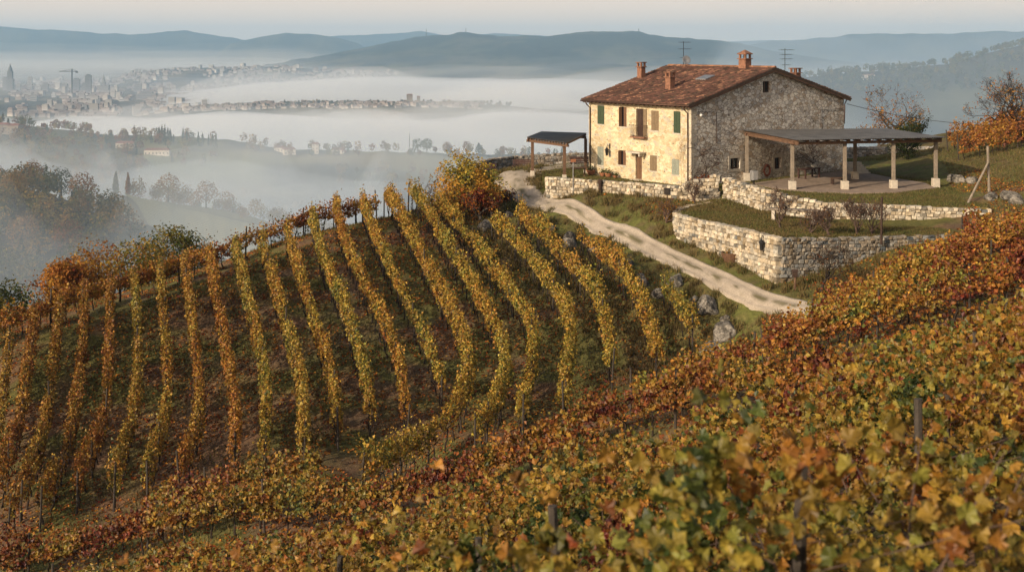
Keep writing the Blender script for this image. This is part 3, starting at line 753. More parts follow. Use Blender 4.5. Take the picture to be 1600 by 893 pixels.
# chimneys on the roof, each at its place
def roof_hit(px, py):                # where the ray meets the front slope (local x, y)
    d = np.arange(80, 130, .02); xw = (px - 800) / F * d - HN[0]; yw = d - HN[1]
    x = xw * HX[0] + yw * HX[1]; y = xw * HY[0] + yw * HY[1]; z = ZC - (py - YH) / F * d
    g = z - (np.array([roof_z(a) for a in x]) + TH)
    i = np.where((g[:-1] > 0) & (g[1:] <= 0))[0]
    i = i[0] if len(i) else int(np.argmin(abs(g))); return x[i], y[i]
def chimney(px, py, hgt, wd, cap, x=None, y=None):
    if x is None: x, y = roof_hit(px, py)
    zb = roof_z(x) + TH - .35; mb = MB(); mb.box(x - wd/2, x + wd/2, y - wd/2, y + wd/2, zb, zb + .35 + hgt)
    ch = mb.build('chimney', M['brick'], rf, bevel=.015); zt = zb + .35 + hgt; e = wd / 2 + .09; cb = MB()
    cb.box(x - e, x + e, y - e, y + e, zt + .002, zt + .07)
    if cap:
        for i in (-1, 1):
            for j in (-1, 1): cb.box(x + i*wd*.38 - .07, x + i*wd*.38 + .07, y + j*wd*.38 - .07, y + j*wd*.38 + .07, zt + .072, zt + .38)
        cb.box(x - e, x + e, y - e, y + e, zt + .382, zt + .45)
        if cap > 1: cb.add([(x-e,y-e,zt+.452),(x+e,y-e,zt+.452),(x+e,y+e,zt+.452),(x-e,y+e,zt+.452),(x-.06,y,zt+.75),(x+.06,y,zt+.75)], [(3,2,1,0),(0,1,5,4),(2,3,4,5),(1,2,5),(3,0,4)])
    cb.build('chimney_cap', M['brick'], ch); return ch
chimney(1002, 123, .95, .5, 1)['label'] = 'brick chimney at the far left edge of the roof'
chimney(1047, 140, .95, .55, 1)['label'] = 'brick chimney low on the front slope'
c_ = chimney(0, 0, .75, .72, 2, HW / 2 - .2, 2.6); c_['label'] = 'large brick chimney with hooded cap on the ridge'
chimney(0, 0, .65, .62, 1, 13.6, 1.1)['label'] = 'short brick chimney on the back slope'
sx, sy = roof_hit(1102, 124); mb = MB(); L_ = 1.1
mb.add([(sx - L_/2, sy - .55, roof_z(sx - L_/2) + TH + .08), (sx + L_/2, sy - .55, roof_z(sx + L_/2) + TH + .08), (sx + L_/2, sy + .55, roof_z(sx + L_/2) + TH + .08), (sx - L_/2, sy + .55, roof_z(sx - L_/2) + TH + .08),
        (sx - L_/2, sy - .55, roof_z(sx - L_/2) + TH + .2), (sx + L_/2, sy - .55, roof_z(sx + L_/2) + TH + .2), (sx + L_/2, sy + .55, roof_z(sx + L_/2) + TH + .2), (sx - L_/2, sy + .55, roof_z(sx - L_/2) + TH + .2)],
       [(3,2,1,0),(4,5,6,7),(0,1,5,4),(1,2,6,5),(2,3,7,6),(3,0,4,7)])
mb.build('skylight', M['metal_grey'], rf)
def antenna(px, ptop, pbase, x, y, bars, label, dirn):
    z0 = roof_z(x) + TH + .05; w0 = h2w(x, y, z0); d = w0[1]; z1 = ZC - (ptop - YH) / F * d
    t = thing('antenna', label, 'antenna', w0, HR, 'television aerials on the roof'); h = z1 - z0
    mb = MB(); mb.tube([(0, 0, -.1), (0, 0, h)], .025, 6); mb.build('mast', M['metal_dark'], t)
    for fz, ln in bars:
        mb = MB()
        mb.tube([(-ln * .35 * dirn, 0, h * fz), (ln * .65 * dirn, 0, h * fz)], .02, 5)
        for i in range(6):
            xx = -ln * .35 * dirn + ln * dirn * i / 5; mb.tube([(xx, -.22, h * fz), (xx, .22, h * fz)], .009, 4)
        mb.build('boom', M['metal_dark'], t)
    return t
antenna(1044, 65, 104, HW / 2 - .1, HL - 1.8, [(.97, 1.1), (.7, 1.3), (.35, .6)], 'television aerial on the left end of the roof beside the dish', 1)
antenna(1236, 76, 122, 12.0, .9, [(.95, 1.5), (.78, 1.2), (.62, 1.2), (.4, .8)], 'television aerial on the right of the roof near the gable', 1)
t = thing('satellite_dish', 'small grey satellite dish on the roof ridge', 'satellite dish', h2w(HW / 2 - .35, HL - 2.3, ZR + TH), HR)
mb = MB(); mb.tube([(0, 0, -.1), (0, 0, .45)], .03, 6); mb.build('stand', M['metal_dark'], t)
mb = MB(); prof = [(.02, 0.0), (.16, .02), (.3, .08), (.38, .14), (.36, .15), (.16, .05), (.02, .03)]; mb.lathe((0, 0, 0), prof, 18)
o = mb.build('dish', M['metal_grey'], t, True, (0, 0, .55)); o.rotation_euler = (math.radians(75), 0, math.radians(-20))
# ------------------------------------------------------------------ pergolas
def pergola(name, label, corners, posts, z_roof, stone_base, mat_post, back_posts=(), corrugated=True):
    c0 = np.mean(corners, 0); t = thing(name, label, 'pergola', (c0[0], c0[1], 0))
    L = [(x - c0[0], y - c0[1], z) for x, y, z in corners]
    mb = MB(); n = 26; a, b, c, d = [Vector(p) for p in L]       # a->b left edge, d->c right edge (a back-left, b front-left)
    def lerp4(u, v): return (a * (1 - u) + d * u) * (1 - v) + (b * (1 - u) + c * u) * v
    rows = 60 if corrugated else 14
    for i in range(rows):                                        # sheet ribs running from back to front
        u0, u1 = i / rows, (i + 1) / rows
        for k in range(4):
            v0, v1 = k / 4, (k + 1) / 4 + .01
            p = [lerp4(u0, v0), lerp4(u1, v0), lerp4(u1, v1), lerp4(u0, v1)]; um = (u0 + u1) / 2; q = [lerp4(um, v0), lerp4(um, v1)]
            dz = .03 * (1 - k / 4); up = Vector((0, 0, .035 + dz)); dn = Vector((0, 0, dz - .01))
            mb.add([p[0] + dn, q[0] + up, p[1] + dn, p[2] + dn, q[1] + up, p[3] + dn], [(0, 1, 4, 5), (1, 2, 3, 4), (0, 5, 3, 2), (5, 4, 3)])
    rf_ = mb.build('roof', M['panel_roof'], t)
    mb = MB()
    for i in range(15):                                          # joists
        u = .02 + .96 * i / 14; mb.beam(lerp4(u, .0) - Vector((0, 0, .1)), lerp4(u, .985) - Vector((0, 0, .1)), .09, .14)
    mb.build('joists', M['wood'], rf_)
    mb = MB()
    for v in (.06, .94): mb.beam(lerp4(0, v) - Vector((0, 0, .28)), lerp4(1, v) - Vector((0, 0, .28)), .16, .2)
    mb.beam(lerp4(.015, 0) - Vector((0, 0, .27)), lerp4(.015, 1) - Vector((0, 0, .27)), .14, .2)
    mb.build('beam', M['wood'], t)
    for (x, y, zt) in posts:
        zb = 0.05; lx, ly = x - c0[0], y - c0[1]; b0 = zb + (.62 if stone_base else .25)
        mb = MB(); mb.box(-.12, .12, -.12, .12, 0, zt - b0)
        po = mb.build('post', mat_post, t, loc=(lx, ly, b0), bevel=.015)
        mb = MB(); e = .25 if stone_base else .17; mb.box(-e, e, -e, e, -b0 - .15, -.004); mb.build('post_base', M['frame_stone'], po, bevel=.03)
    return t
def PZ(px, d, z): x, y = Pxy(px, d); return (x, y, z)
A, B, C_, D = PZ(1160, 93.75, 3.9), PZ(1244, 86.6, 3.72), PZ(1477, 88.2, 3.78), PZ(1388, 104.0, 3.62)
# the sheet starts in front of the gable wall and passes the house corner
wallq = PZ(1318.5, 101.3, 3.62)
pergola('pergola', 'large timber pergola with dark sheet roof against the gable of the farmhouse', [A, B, C_, PZ(1386, 99.5, 3.62)],
        [(*Pxy(1238, 87.9), 3.45), (*Pxy(1320, 88.0), 3.45), (*Pxy(1396, 88.5), 3.48), (*Pxy(1462, 89.6), 3.48), (*Pxy(1336, 94.5), 3.4), (*Pxy(1167, 93.4), 3.55)], 3.7, True, M['wood_grey'])
A, B, C_, D = PZ(846, 104, 3.05), PZ(823, 98.6, 3.0), PZ(886, 94.6, 2.88), PZ(917, 100.2, 3.2)
pergola('pergola', 'small timber pergola with dark roof at the left end of the farmhouse', [A, B, C_, D],
        [(*Pxy(832, 98.6), 2.75), (*Pxy(882, 95.6), 2.62), (*Pxy(915, 99.2), 2.85)], 3.0, False, M['wood'])

# ------------------------------------------------------------------ small things round the house
def on_front(px, py, off=0.0):
    y, z = fac(px, py); return h2w(-off, y, z)
def on_gable(px, py, off=0.0):
    x, z = gab(px, py); return h2w(x, -off, z)
def wall_lantern(label, loc, rz, s=1.0):
    t = thing('wall_lantern', label, 'lantern', loc, rz)
    mb = MB(); mb.tube([(0, 0, .35*s), (0, -.22*s, .42*s), (0, -.26*s, .3*s)], .018*s, 5).box(-.05*s, .05*s, -.02*s, 0, .2*s, .5*s); mb.build('bracket', M['black'], t)
    mb = MB(); mb.lathe((0, -.26*s, 0), [(.04*s, -.22*s), (.07*s, -.2*s), (.11*s, .1*s), (.15*s, .12*s), (.05*s, .24*s), (.02*s, .3*s)], 6); mb.build('lamp_body', M['black'], t)
    mb = MB(); mb.lathe((0, -.26*s, 0), [(.066*s, -.17*s), (.1*s, .07*s)], 6); o = mb.build('lamp_glass', M['glass'], t); o.scale = (1.05, 1.0, 1); return t
wall_lantern('black wall lantern on the sunlit house front beside the lower left window', on_front(953, 237, .0), HR - math.pi / 2, 1.3)
wall_lantern('black wall lantern near the corner of the tall retaining wall', (*Pxy(1194, 71.3), ZC - (382 - YH) / F * 71.3), math.radians(-38), 1.35)
x_, z_ = gab(1090, 178); t = thing('flood_lamp', 'white outdoor lamp high on the gable near the house corner', 'lamp', h2w(x_, -.02, z_), HR)
mb = MB(); mb.tube([(0, 0, 0), (0, -.3, .05)], .025, 6); mb.build('arm', M['metal_grey'], t)
mb = MB(); mb.lathe((0, -.34, -.12), [(.04, -.08), (.1, -.03), (.12, .06), (.07, .12), (.03, .14)], 10); mb.build('lamp_head', M['white'], t, True)
# flower pots along the front
for px, py, s, lab in [(929.5, 275, 1.25, 'large terracotta bowl with dark plant, leftmost along the house front'), (948, 278, .95, 'low terracotta bowl of trailing plants, second along the house front'),
                       (957, 277, 1.0, 'terracotta pot with upright green plant, beside the low bowl on the house front'), (968, 280, .7, 'small terracotta dish left of the front door')]:
    y, z = fac(px, py); loc = h2w(-.45, y, .03); t = thing('flower_pot', lab, 'flower pot', loc, 0, 'pots along the house front')
    mb = MB(); mb.lathe((0, 0, 0), [(.16*s, 0), (.2*s, .08*s), (.29*s, .26*s), (.31*s, .3*s), (.26*s, .3*s), (.2*s, .24*s)], 12); mb.build('pot', M['terracotta'], t, True)
    n = int(160 * s); C = rng.normal(0, .15 * s, (n, 3)) * (1, 1, .8) + (0, 0, .4 * s)
    v, f, c = leaves(C, C - (0, 0, .2), rng.uniform(.06, .12, n), np.array([[.09, .10, .03]]) * rng.uniform(.4, 1.5, (n, 1)))
    np_obj('plant', v, [f], M['leaf_far'], c, t)
# boxes and coils on the gable
x_, z_ = gab(1197, 266); t = thing('hose_coil', 'brown garden hose coiled on the gable wall between the windows', 'hose', h2w(x_, -.02, z_), HR)
mb = MB()
for k in range(9):
    r = .30 + .035 * (k % 4) + random.uniform(-.015, .015); yy = -.05 - .035 * (k // 3); ang = [2 * math.pi * i / 22 for i in range(23)]
    mb.tube([(r * math.cos(a), yy + .01 * math.sin(3 * a + k), r * 1.12 * math.sin(a)) for a in ang], .022, 5, False)
mb.build('coil', M['hose'], t, True)
mb = MB(); mb.tube([(0, 0, .28), (0, -.22, .28)], .03, 6); mb.build('hook', M['metal_dark'], t)
x_, y_ = Pxy(1178, 90.6); t = thing('meter_box', 'grey utility box on a post beside the pergola wall', 'meter box', (x_, y_, 0), HR)
mb = MB(); mb.box(-.3, .3, -.14, .14, .42, 1.15); bx = mb.build('box', M['metal_grey'], t, bevel=.02)
mb = MB(); mb.box(-.27, .27, -.155, -.142, .45, 1.12); mb.build('door', M['white'], bx)
mb = MB(); mb.box(-.04, .04, -.04, .04, -.3, .418); mb.build('leg', M['metal_dark'], t)
# table and stool on the patio
x_, y_ = Pxy(1264, 95.3); t = thing('patio_table', 'dark wooden table under the large pergola against the gable', 'table', (x_, y_, .075), HR)
mb = MB(); [mb.box(-1.0, 1.0, -.42 + i * .17, -.42 + i * .17 + .155, .7, .75) for i in range(5)]; mb.build('tabletop', M['red_wood'], t)
for i in (-1, 1):
    for j in (-1, 1): mb = MB(); mb.box(-.05, .05, -.05, .05, 0, .698); mb.build('leg', M['red_wood'], t, loc=(i * .85, j * .33, 0))
t2 = thing('bowl', 'white bowl standing on the patio table', 'bowl', (x_ + .45, y_ + .3, .827)); mb = MB(); mb.lathe((0, 0, 0), [(.08, 0), (.2, .1), (.26, .22), (.24, .22), (.1, .06)], 14); mb.build('bowl_body', M['white'], t2, True)
x_, y_ = Pxy(1309, 91.0); t = thing('patio_bench', 'low dark wooden bench between the pergola posts', 'bench', (x_, y_, .075), .3)
mb = MB(); [mb.box(-.55, .55, -.2 + i * .14, -.2 + i * .14 + .125, .44, .49) for i in range(3)]; mb.build('seat', M['wood'], t)
for i in (-1, 1): mb = MB(); mb.box(-.04, .04, -.19, .19, 0, .438); mb.build('leg', M['wood_dark'], t, loc=(i * .45, 0, 0))
# steps up the lawn behind the pergola
t = thing('stone_steps', 'stone steps at the back corner of the house behind the pergola posts', 'steps', (*Pxy(1345, 98.5), 0), .25)
for i in range(5):
    mb = MB(); mb.box(-.9, .9, i * .34, i * .34 + .5, -.1 + i * .17, .17 + i * .17 - .004); mb.build('step', M['frame_stone'], t, bevel=.02)
# stone bench on the terrace
x_, y_ = Pxy(1240, 77.2); zt_ = float(terr_z(x_, y_)); t = thing('stone_bench', 'long weathered plank bench on stone legs on the terrace lawn', 'bench', (x_, y_, zt_), math.radians(-22))
mb = MB(); mb.box(-1.6, 1.6, -.28, .28, .72, .86); mb.build('seat', M['wood_grey'], t, bevel=.03)
for i in (-1, 1): mb = MB(); mb.box(-.11, .11, -.22, .22, -.2, .717); mb.build('leg', M['frame_stone'], t, loc=(i * 1.25, 0, 0), bevel=.03)
# benches and fittings by the lookout wall
for px, d, lab in [(815.5, 107.3, 'dark red bench against the curved wall, left of the small pergola'), (760, 104.0, 'red brown bench at the left end of the curved wall'), (905, 107, 'red brown bench under the small pergola')]:
    x, y = Pxy(px, d); z0 = max(H(x, y), -.6); t = thing('park_bench', lab, 'bench', (x, y, z0), math.radians(random.uniform(-8, 14)), 'benches by the curved wall')
    mb = MB(); [mb.box(-.85, .85, -.25 + i * .13, -.14 + i * .13, .43, .47) for i in range(4)]; mb.build('seat', M['red_wood'], t)
    mb = MB(); [mb.box(-.85, .85, .26 + i * .03, .29 + i * .03, .55 + i * .14, .66 + i * .14) for i in range(3)]; mb.build('backrest', M['red_wood'], t)
    for s in (-1, 1): mb = MB(); mb.box(-.04, .04, -.24, .27, 0, .428).beam((0, .24, .428), (0, .36, .98), .06, .05); mb.build('leg', M['metal_dark'], t, loc=(s * .7, 0, 0))
x_, y_ = Pxy(905, 96.5); t = thing('picnic_table', 'small wooden table on the grass beside the house front', 'table', (x_, y_, .0), .6)
mb = MB(); [mb.box(-.75, .75, -.35 + i * .18, -.19 + i * .18, .72, .77) for i in range(4)]; mb.build('tabletop', M['wood'], t)
for s in (-1, 1): mb = MB(); mb.box(-.04, .04, -.3, .3, 0, .05).box(-.04, .04, -.05, .05, .05, .718); mb.build('leg', M['wood'], t, loc=(s * .55, 0, 0))
x_, y_ = Pxy(895.5, 89.7); zg = float(ground_max([x_], [y_])[0]); t = thing('signpost', 'thin metal signpost with small plate in front of the low wall', 'signpost', (x_, y_, zg), .3)
ztop = ZC - (249 - YH) / F * 89.7 - zg
mb = MB(); mb.tube([(0, 0, -.3), (0, 0, ztop)], .035, 6); mb.build('pole', M['metal_grey'], t)
mb = MB(); mb.box(-.2, .2, -.05, -.036, ztop - .2, ztop + .02); mb.build('plate', M['terracotta'], t)
x_, y_ = Pxy(770, 91.5); zg = H(x_, y_); t = thing('sign_board', 'small blank white sign on two legs beside the autumn bush', 'sign', (x_, y_, zg), .15)
zt = ZC - (305 - YH) / F * 91.5 - zg
mb = MB(); mb.box(-.36, .36, -.03, .0, zt - .42, zt); mb.build('board', M['white'], t)
for s in (-1, 1): mb = MB(); mb.box(-.03, .03, .002, .05, -.3, zt - .02); mb.build('leg', M['metal_grey'], t, loc=(s * .27, 0, 0))
x_, y_ = Pxy(937.5, 88.4); zg = H(x_, y_); t = thing('bollard', 'dark wooden stump with rounded top standing against the low wall', 'bollard', (x_, y_, zg))
mb = MB(); mb.lathe((0, 0, 0), [(.13, -.2), (.12, .6), (.17, .68), (.18, .85), (.1, .98), (.03, 1.0)], 9); mb.build('stump', M['wood_dark'], t)
x_, y_ = Pxy(1042, 85.75); t = tag(MB().box(-.2, .2, -.04, .04, -.25, .2).box(-.16, .16, -.05, -.038, -.2, .15).build('wall_vent', M['metal_dark'], loc=(x_, y_, ZC - (298 - YH) / F * 85.75)), 'small dark hatch set in the low wall before the house', 'hatch'); t.rotation_euler = (0, 0, -.35)
# woven planter on the bank
x_, y_ = Pxy(1144, 74.3); zg = H(x_, y_); t = thing('planter', 'round woven planter with dry stalks on the bank below the tall wall', 'planter', (x_, y_, zg + .05))
mb = MB(); mb.lathe((0, 0, 0), [(.5, -.15), (.62, .18), (.68, .42), (.6, .44), (.55, .25)], 16); mb.build('basket', M['wicker'], t)
n = 200; C = rng.normal(0, .25, (n, 3)) * (1, 1, .5) + (0, 0, .5)
v, f, c = leaves(C, C, rng.uniform(.06, .14, n), season(rng.uniform(.35, .9, n)) * .6); np_obj('plant', v, [f], M['leaf_far'], c, t)
# little post box by the wall corner
x_, y_ = Pxy(1242, 68.5); zg = H(x_, y_); t = thing('marker_post', 'short wooden post with a small dark box at the wall corner', 'post', (x_, y_, zg))
mb = MB(); mb.tube([(0, 0, -.2), (.02, 0, .75)], .07, 7); mb.build('post', M['wood'], t)
mb = MB(); mb.box(-.14, .14, -.1, .1, .752, 1.05).add([(-.18,-.14,1.052),(.18,-.14,1.052),(.18,.14,1.052),(-.18,.14,1.052),(-.18,0,1.17),(.18,0,1.17)],[(3,2,1,0),(0,1,5,4),(2,3,4,5),(1,2,5),(3,0,4)]); mb.build('box', M['wood_dark'], t)
# timber prop on the right bank
x_, y_ = Pxy(1546, 82); zg = H(x_, y_); t = thing('timber_prop', 'tall bare pole propped by a slanting timber on the right bank', 'pole', (x_, y_, zg))
ztop = ZC - (228 - YH) / F * 82 - zg; xb, yb = Pxy(1508, 80.5); zb = H(xb, yb) - zg
mb = MB(); mb.tube([(0, 0, -.3), (-.12, 0, ztop)], [.1, .085], 8); mb.build('pole', M['wood_grey'], t)
mb = MB(); mb.tube([(xb - x_, yb - y_, zb - .2), (-.1, -.1, ztop * .68)], [.085, .07], 8); mb.build('brace', M['wood_grey'], t)
# overhead wire
a = Vector(h2w(HW + .3, -.1, ZE - .5)); b = Vector(P(1505, 193, 112)); mb = MB(); pts = []
for i in range(13):
    k = i / 12; p = a.lerp(b, k); p.z -= .5 * 4 * k * (1 - k) * .5; pts.append(p)
tag(mb.tube(pts, .022, 4, False).build('overhead_wire', M['black']), 'thin dark wire from the house eave to the vineyard on the right', 'wire')
x_, y_ = b.x, b.y; zg = H(x_, y_); t = tag(MB().tube([(0, 0, -.5), (0, 0, b.z - zg + .2)], .09, 7).build('utility_pole', M['post'], loc=(x_, y_, zg)), 'wooden pole carrying the wire at the edge of the orange vines', 'pole')

# ------------------------------------------------------------------ boulders
def boulder(name, loc, size, label, group, seed, flat=.75):
    bm = bmesh.new(); bmesh.ops.create_icosphere(bm, subdivisions=4, radius=1)
    r = random.Random(seed); planes = [(Vector((r.gauss(0, 1), r.gauss(0, 1), r.gauss(0, .8))).normalized(), r.uniform(.55, .85)) for _ in range(11)]
    for v in bm.verts:
        p = v.co.normalized(); k = 1.0
        for n_, d_ in planes:
            q = p.dot(n_)
            if q > 1e-3: k = min(k, d_ / q)
        k *= 1 + .10 * (float(noise2([p.x * 3 + seed], [p.y * 3 + p.z * 2.3], seed)[0]) - .5) + .05 * (float(noise2([p.x * 9 + seed], [p.y * 9 + p.z * 7], seed)[0]) - .5)
        v.co = Vector((p.x * size[0], p.y * size[1], p.z * size[2])) * k * 1.2
    me = bpy.data.meshes.new(name); bm.to_mesh(me); bm.free(); me.materials.append(M['rock'])
    o = link(bpy.data.objects.new(name, me)); o.location = loc; o.rotation_euler = (r.uniform(-.3, .3), r.uniform(-.3, .3), r.uniform(0, 6))
    return tag(o, label, 'rock', group)
RK = [(890, 376, .75, .95, 'tall upright grey boulder beside the upper end of the vine rows'), (980, 408, .85, .6, 'pale boulder above the vine row, upslope of a dark gap'), (1004, 438, .55, .75, 'narrow standing boulder halfway down the bank'),
      (1052, 436, .9, .7, 'bright slabby boulder right beside the topmost short vine row'), (1106, 476, 1.0, .85, 'large rounded white boulder below the track'), (1133, 512, 1.15, .65, 'broad pale rock outcrop lowest on the bank'),
      (1112, 540, 1.1, .32, 'long flat grey rock slab at the foot of the bank'), (955, 392, .5, .45, 'small dark boulder at the upper edge of the bank'), (1030, 455, .55, .5, 'small shadowed boulder between two larger rocks'),
      (860, 352, .6, .4, 'low grey rock at the top of the bank near the bend'), (795, 330, .5, .45, 'pale rock under the sign board'), (757, 350, .8, .75, 'grey rock under the red shrub'), (926, 383, .45, .35, 'little pale rock just below the track edge'),
      (1084, 462, .4, .35, 'little rock wedged left of the large white boulder'), (1133, 492, .45, .3, 'small white stone on the bank above the broad outcrop'), (1083, 566, .3, .2, 'white stone by the end post of the vine row')]
for i, (px, py, s, zs, lab) in enumerate(RK):
    q = hit(px, py + 8, 0, 55); s, zs = s * .72, zs * .72; boulder('boulder', (q[0], q[1], q[2] + zs * .2), (s, s * .8, zs), lab, 'boulders on the bank below the track', 100 + i)
for i, (px, py, d, s, lab) in enumerate([(1486, 262, 92, .5, 'white leaning rock on the shaded bank behind the last pergola post'), (1500, 268, 91, .55, 'grey rock on the right bank above the lawn'), (1516, 262, 90, .6, 'rounded rock high on the right bank'),
        (1548, 292, 81, .5, 'rock at the foot of the propped pole'), (1580, 288, 80, .6, 'rock beyond the propped pole at the right edge'), (1590, 296, 79, .55, 'pale rock at the far right edge of the bank')]):
    x, y = Pxy(px, d); boulder('boulder', (x, y, H(x, y) + .1), (s, s * .8, s * .7), lab, 'rocks on the right bank', 200 + i)

# ------------------------------------------------------------------ trees and shrubs
def branch_tree(seed, height_, spread, depth=5, r0=None, up=.35, first=.35, n0=5):
    """limbs of a tree: returns tube list [(pts, radii)] and the twig tips"""
    r = random.Random(seed); tubes_ = []; tips = []
    def grow(p, d, L, rad, lev):
        pts = [p]; rr = [rad]; k = 4
        for i in range(k):
            d = (d + Vector((r.gauss(0, .16), r.gauss(0, .16), r.gauss(0, .1) + up * .12))).normalized()
            p = p + d * (L / k); pts.append(p); rr.append(rad * (1 - .5 * (i + 1) / k))
        tubes_.append((pts, rr))
        if lev >= 2: tips.extend(pts[1:])
        if lev >= depth: return
        nb = r.choice([2, 3]) if lev else n0
        for b in range(nb):
            t = r.uniform(.45, 1) if b else 1.0; i = min(k, max(1, int(t * k + .5))); q = pts[i]
            ax = Vector((r.gauss(0, 1), r.gauss(0, 1), r.gauss(0, .45))).normalized()
            nd = (d * (.8 if lev else .55) + ax * spread).normalized(); nd.z += up * .25; nd.normalize()
            grow(q, nd, L * r.uniform(.58, .82), max(rr[i] * .68, .006), lev + 1)
    grow(Vector((0, 0, -.15)), Vector((r.gauss(0, .06), r.gauss(0, .06), 1)).normalized(), height_ * first, r0 or height_ * .028, 0)
    return tubes_, tips
def tree(name, label, cat, loc, height_, seed, tone, nleaf, leaf, spread=.75, crown=None, group=None, bark='bark_grey', depth=5, first=.35, n0=5, up=.35, clump=.3, tonevar=.12, dim=1.0, mat='leaf_far', r0=None):
    t = thing(name, label, cat, loc, 0, group); tb, tips = branch_tree(seed, height_, spread, depth, r0, up, first, n0)
    top = max(p.z for p in tips); s = height_ / top
    mb = MB()
    for pts, rr in tb[:1]: mb.tube([p * s for p in pts], [max(v * s, .008) for v in rr], 8)
    tr = mb.build('trunk', M[bark], t, True)
    mb = MB()
    for pts, rr in tb[1:]: mb.tube([p * s for p in pts], [max(v * s, .007) for v in rr], 4, False)
    mb.build('limbs', M[bark], tr, True)
    if nleaf:
        tp = np.array([p[:] for p in tips]) * s; g = np.random.default_rng(seed)
        idx = g.integers(0, len(tp), nleaf); C = tp[idx] + g.normal(0, clump, (nleaf, 3))
        if crown is not None:            # extra foliage mass
            cc, cr, m = crown; q = unit(g.normal(0, 1, (m, 3))) * (g.uniform(.55, 1.05, (m, 1))); q = q * np.array(cr) + np.array(cc)
            keep = fbm(q[:, 0] * 1.1 + q[:, 2], q[:, 1] * 1.1 + q[:, 2] * .7, seed, 3) > .42
            C = np.vstack([C, q[keep]])
        C = C[C[:, 2] > .1]; n = len(C); ctr = C.mean(0)
        tn = tone + tonevar * 2.2 * (fbm(C[:, 0] * .9 + seed, C[:, 1] * .9 + C[:, 2] * .8, seed + 3, 3) - .5) * 2 + g.normal(0, .06, n)
        v, f, c = leaves(C, unit(C - ctr) + (0, 0, .3), g.uniform(.7, 1.3, n) * leaf, season(tn) * dim * g.uniform(.6, 1.25, (n, 1)))
        np_obj('crown', v, [f], M[mat], c, t)
    return t
def at_ground(px, d): x, y = Pxy(px, d); return (x, y, float(ground_max([x], [y])[0]))
# the big autumn bush by the bend
tree('autumn_bush', 'large bushy tree in yellow and olive beside the bend of the track', 'bush', at_ground(726, 88.5), 4.7, 11, .66, 3600, .15, .95, ((0, 0, 2.2), (2.5, 1.9, 2.2), 5200), None, 'bark_grey', 5, .2, 8, .3, .3, .16, 1.0)
tree('autumn_bush', 'red and rust shrub in front of the large yellow bush', 'bush', at_ground(752, 86.6), 2.4, 12, .30, 700, .14, .6, ((0, 0, 1.2), (.75, .7, 1.2), 900), None, 'bark_grey', 4, .2, 7, .3, .25, .15, .8)
tree('autumn_bush', 'low dark red shrub right of the white sign', 'bush', at_ground(790, 91.8), .9, 13, .2, 260, .12, .9, ((0, 0, .4), (.9, .7, .4), 400), None, 'bark_grey', 3, .2, 6, .2, .2, .1, .6)
tree('bare_bush', 'leafless twiggy bush on the left of the large yellow bush', 'bush', at_ground(676, 91.5), 2.6, 14, .5, 60, .08, .7, None, None, 'twig', 5, .25, 6, .4)
# behind the crest of the left vineyard
for px, py, d, hh, tone, nl, lab, dim, sd_ in [(262, 376, 98, 6.5, .84, 3600, 'olive green round tree behind the crest of the left vineyard', .55, 21), (212, 398, 92, 5.0, .76, 1900, 'yellow green bushy tree left of the olive green tree', .7, 22),
        (150, 404, 88, 5.4, .5, 1900, 'orange tree with open branches behind the left vineyard crest', .8, 23), (95, 436, 82, 4.6, .42, 2200, 'rust orange tree at the left of the vineyard crest', .85, 24), (8, 466, 84, 4.2, .86, 1500, 'dark green tree at the left edge behind the crest', .5, 25),
        (468, 345, 98, 2.6, .95, 500, 'small dark conifer tip behind the vineyard crest', .45, 26), (180, 402, 91, 4.2, .6, 40, 'bare dark sapling between the autumn trees on the crest', .5, 27), (55, 470, 84, 3.4, .8, 500, 'thin dark shrub beyond the crest at the left', .5, 28)]:
    x, y = Pxy(px, d); zt = ZC - (py - YH) / F * d; zb = max(H(x, y), zt - hh - 4) if True else 0
    hh = max(zt - H(x, y) + (1.2 if nl > 800 else .3), 2.0)
    tree('autumn_tree' if sd_ not in (26,) else 'conifer', lab, 'tree', (x, y, H(x, y)), hh, sd_, tone, nl, .17, .8, ((0, 0, hh * .66), (hh * .33, hh * .33, hh * .36), nl) if nl > 800 else None, 'trees beyond the vineyard crest', 'bark', 5, .3, 6, .3, .35, .14, dim)
# right background
tree('autumn_tree', 'nearly bare autumn tree with pale orange leaves beyond the big pergola', 'tree', at_ground(1404, 113), 6.3, 31, .5, 420, .15, .8, None, None, 'bark_grey', 6, .22, 6, .3, .25, .1, .9)
tree('autumn_tree', 'small leafy orange tree left of the nearly bare tree, beyond the pergola', 'tree', at_ground(1376, 114), 4.2, 32, .52, 700, .14, .8, None, None, 'bark_grey', 5, .2, 6, .3, .25, .1, .8)
tree('evergreen_bush', 'dark evergreen bush in the shade behind the pergola', 'bush', at_ground(1418, 106), 3.4, 33, .98, 900, .12, .7, ((0, 0, 1.7), (1.15, 1.1, 1.7), 3000), None, 'bark', 4, .3, 6, .4, .2, .04, .42)
tree('evergreen_bush', 'dark green conifer beside the bare tree, above the pergola roof', 'bush', at_ground(1430, 113), 3.6, 36, .98, 400, .12, .5, ((0, 0, 2.2), (.7, .7, 1.3), 900), None, 'bark', 4, .4, 6, .6, .2, .04, .3)
for px, d, hh, nl, lab, s_ in [(1578, 106, 5.6, 160, 'tall bare tree at the right edge above the orange vines', 34), (1600, 100, 6.0, 200, 'bare tree cut by the right edge of the view', 37), (1548, 112, 4.4, 260, 'small half bare tree behind the orange vines', 35)]:
    tree('bare_tree', lab, 'tree', at_ground(px, d), hh, s_, .42, nl, .14, .8, None, 'bare trees above the right vineyard', 'bark', 6, .25, 6, .35, .3)
def terr_at(px, d): x, y = Pxy(px, d); return (x, y, float(terr_z(x, y)))
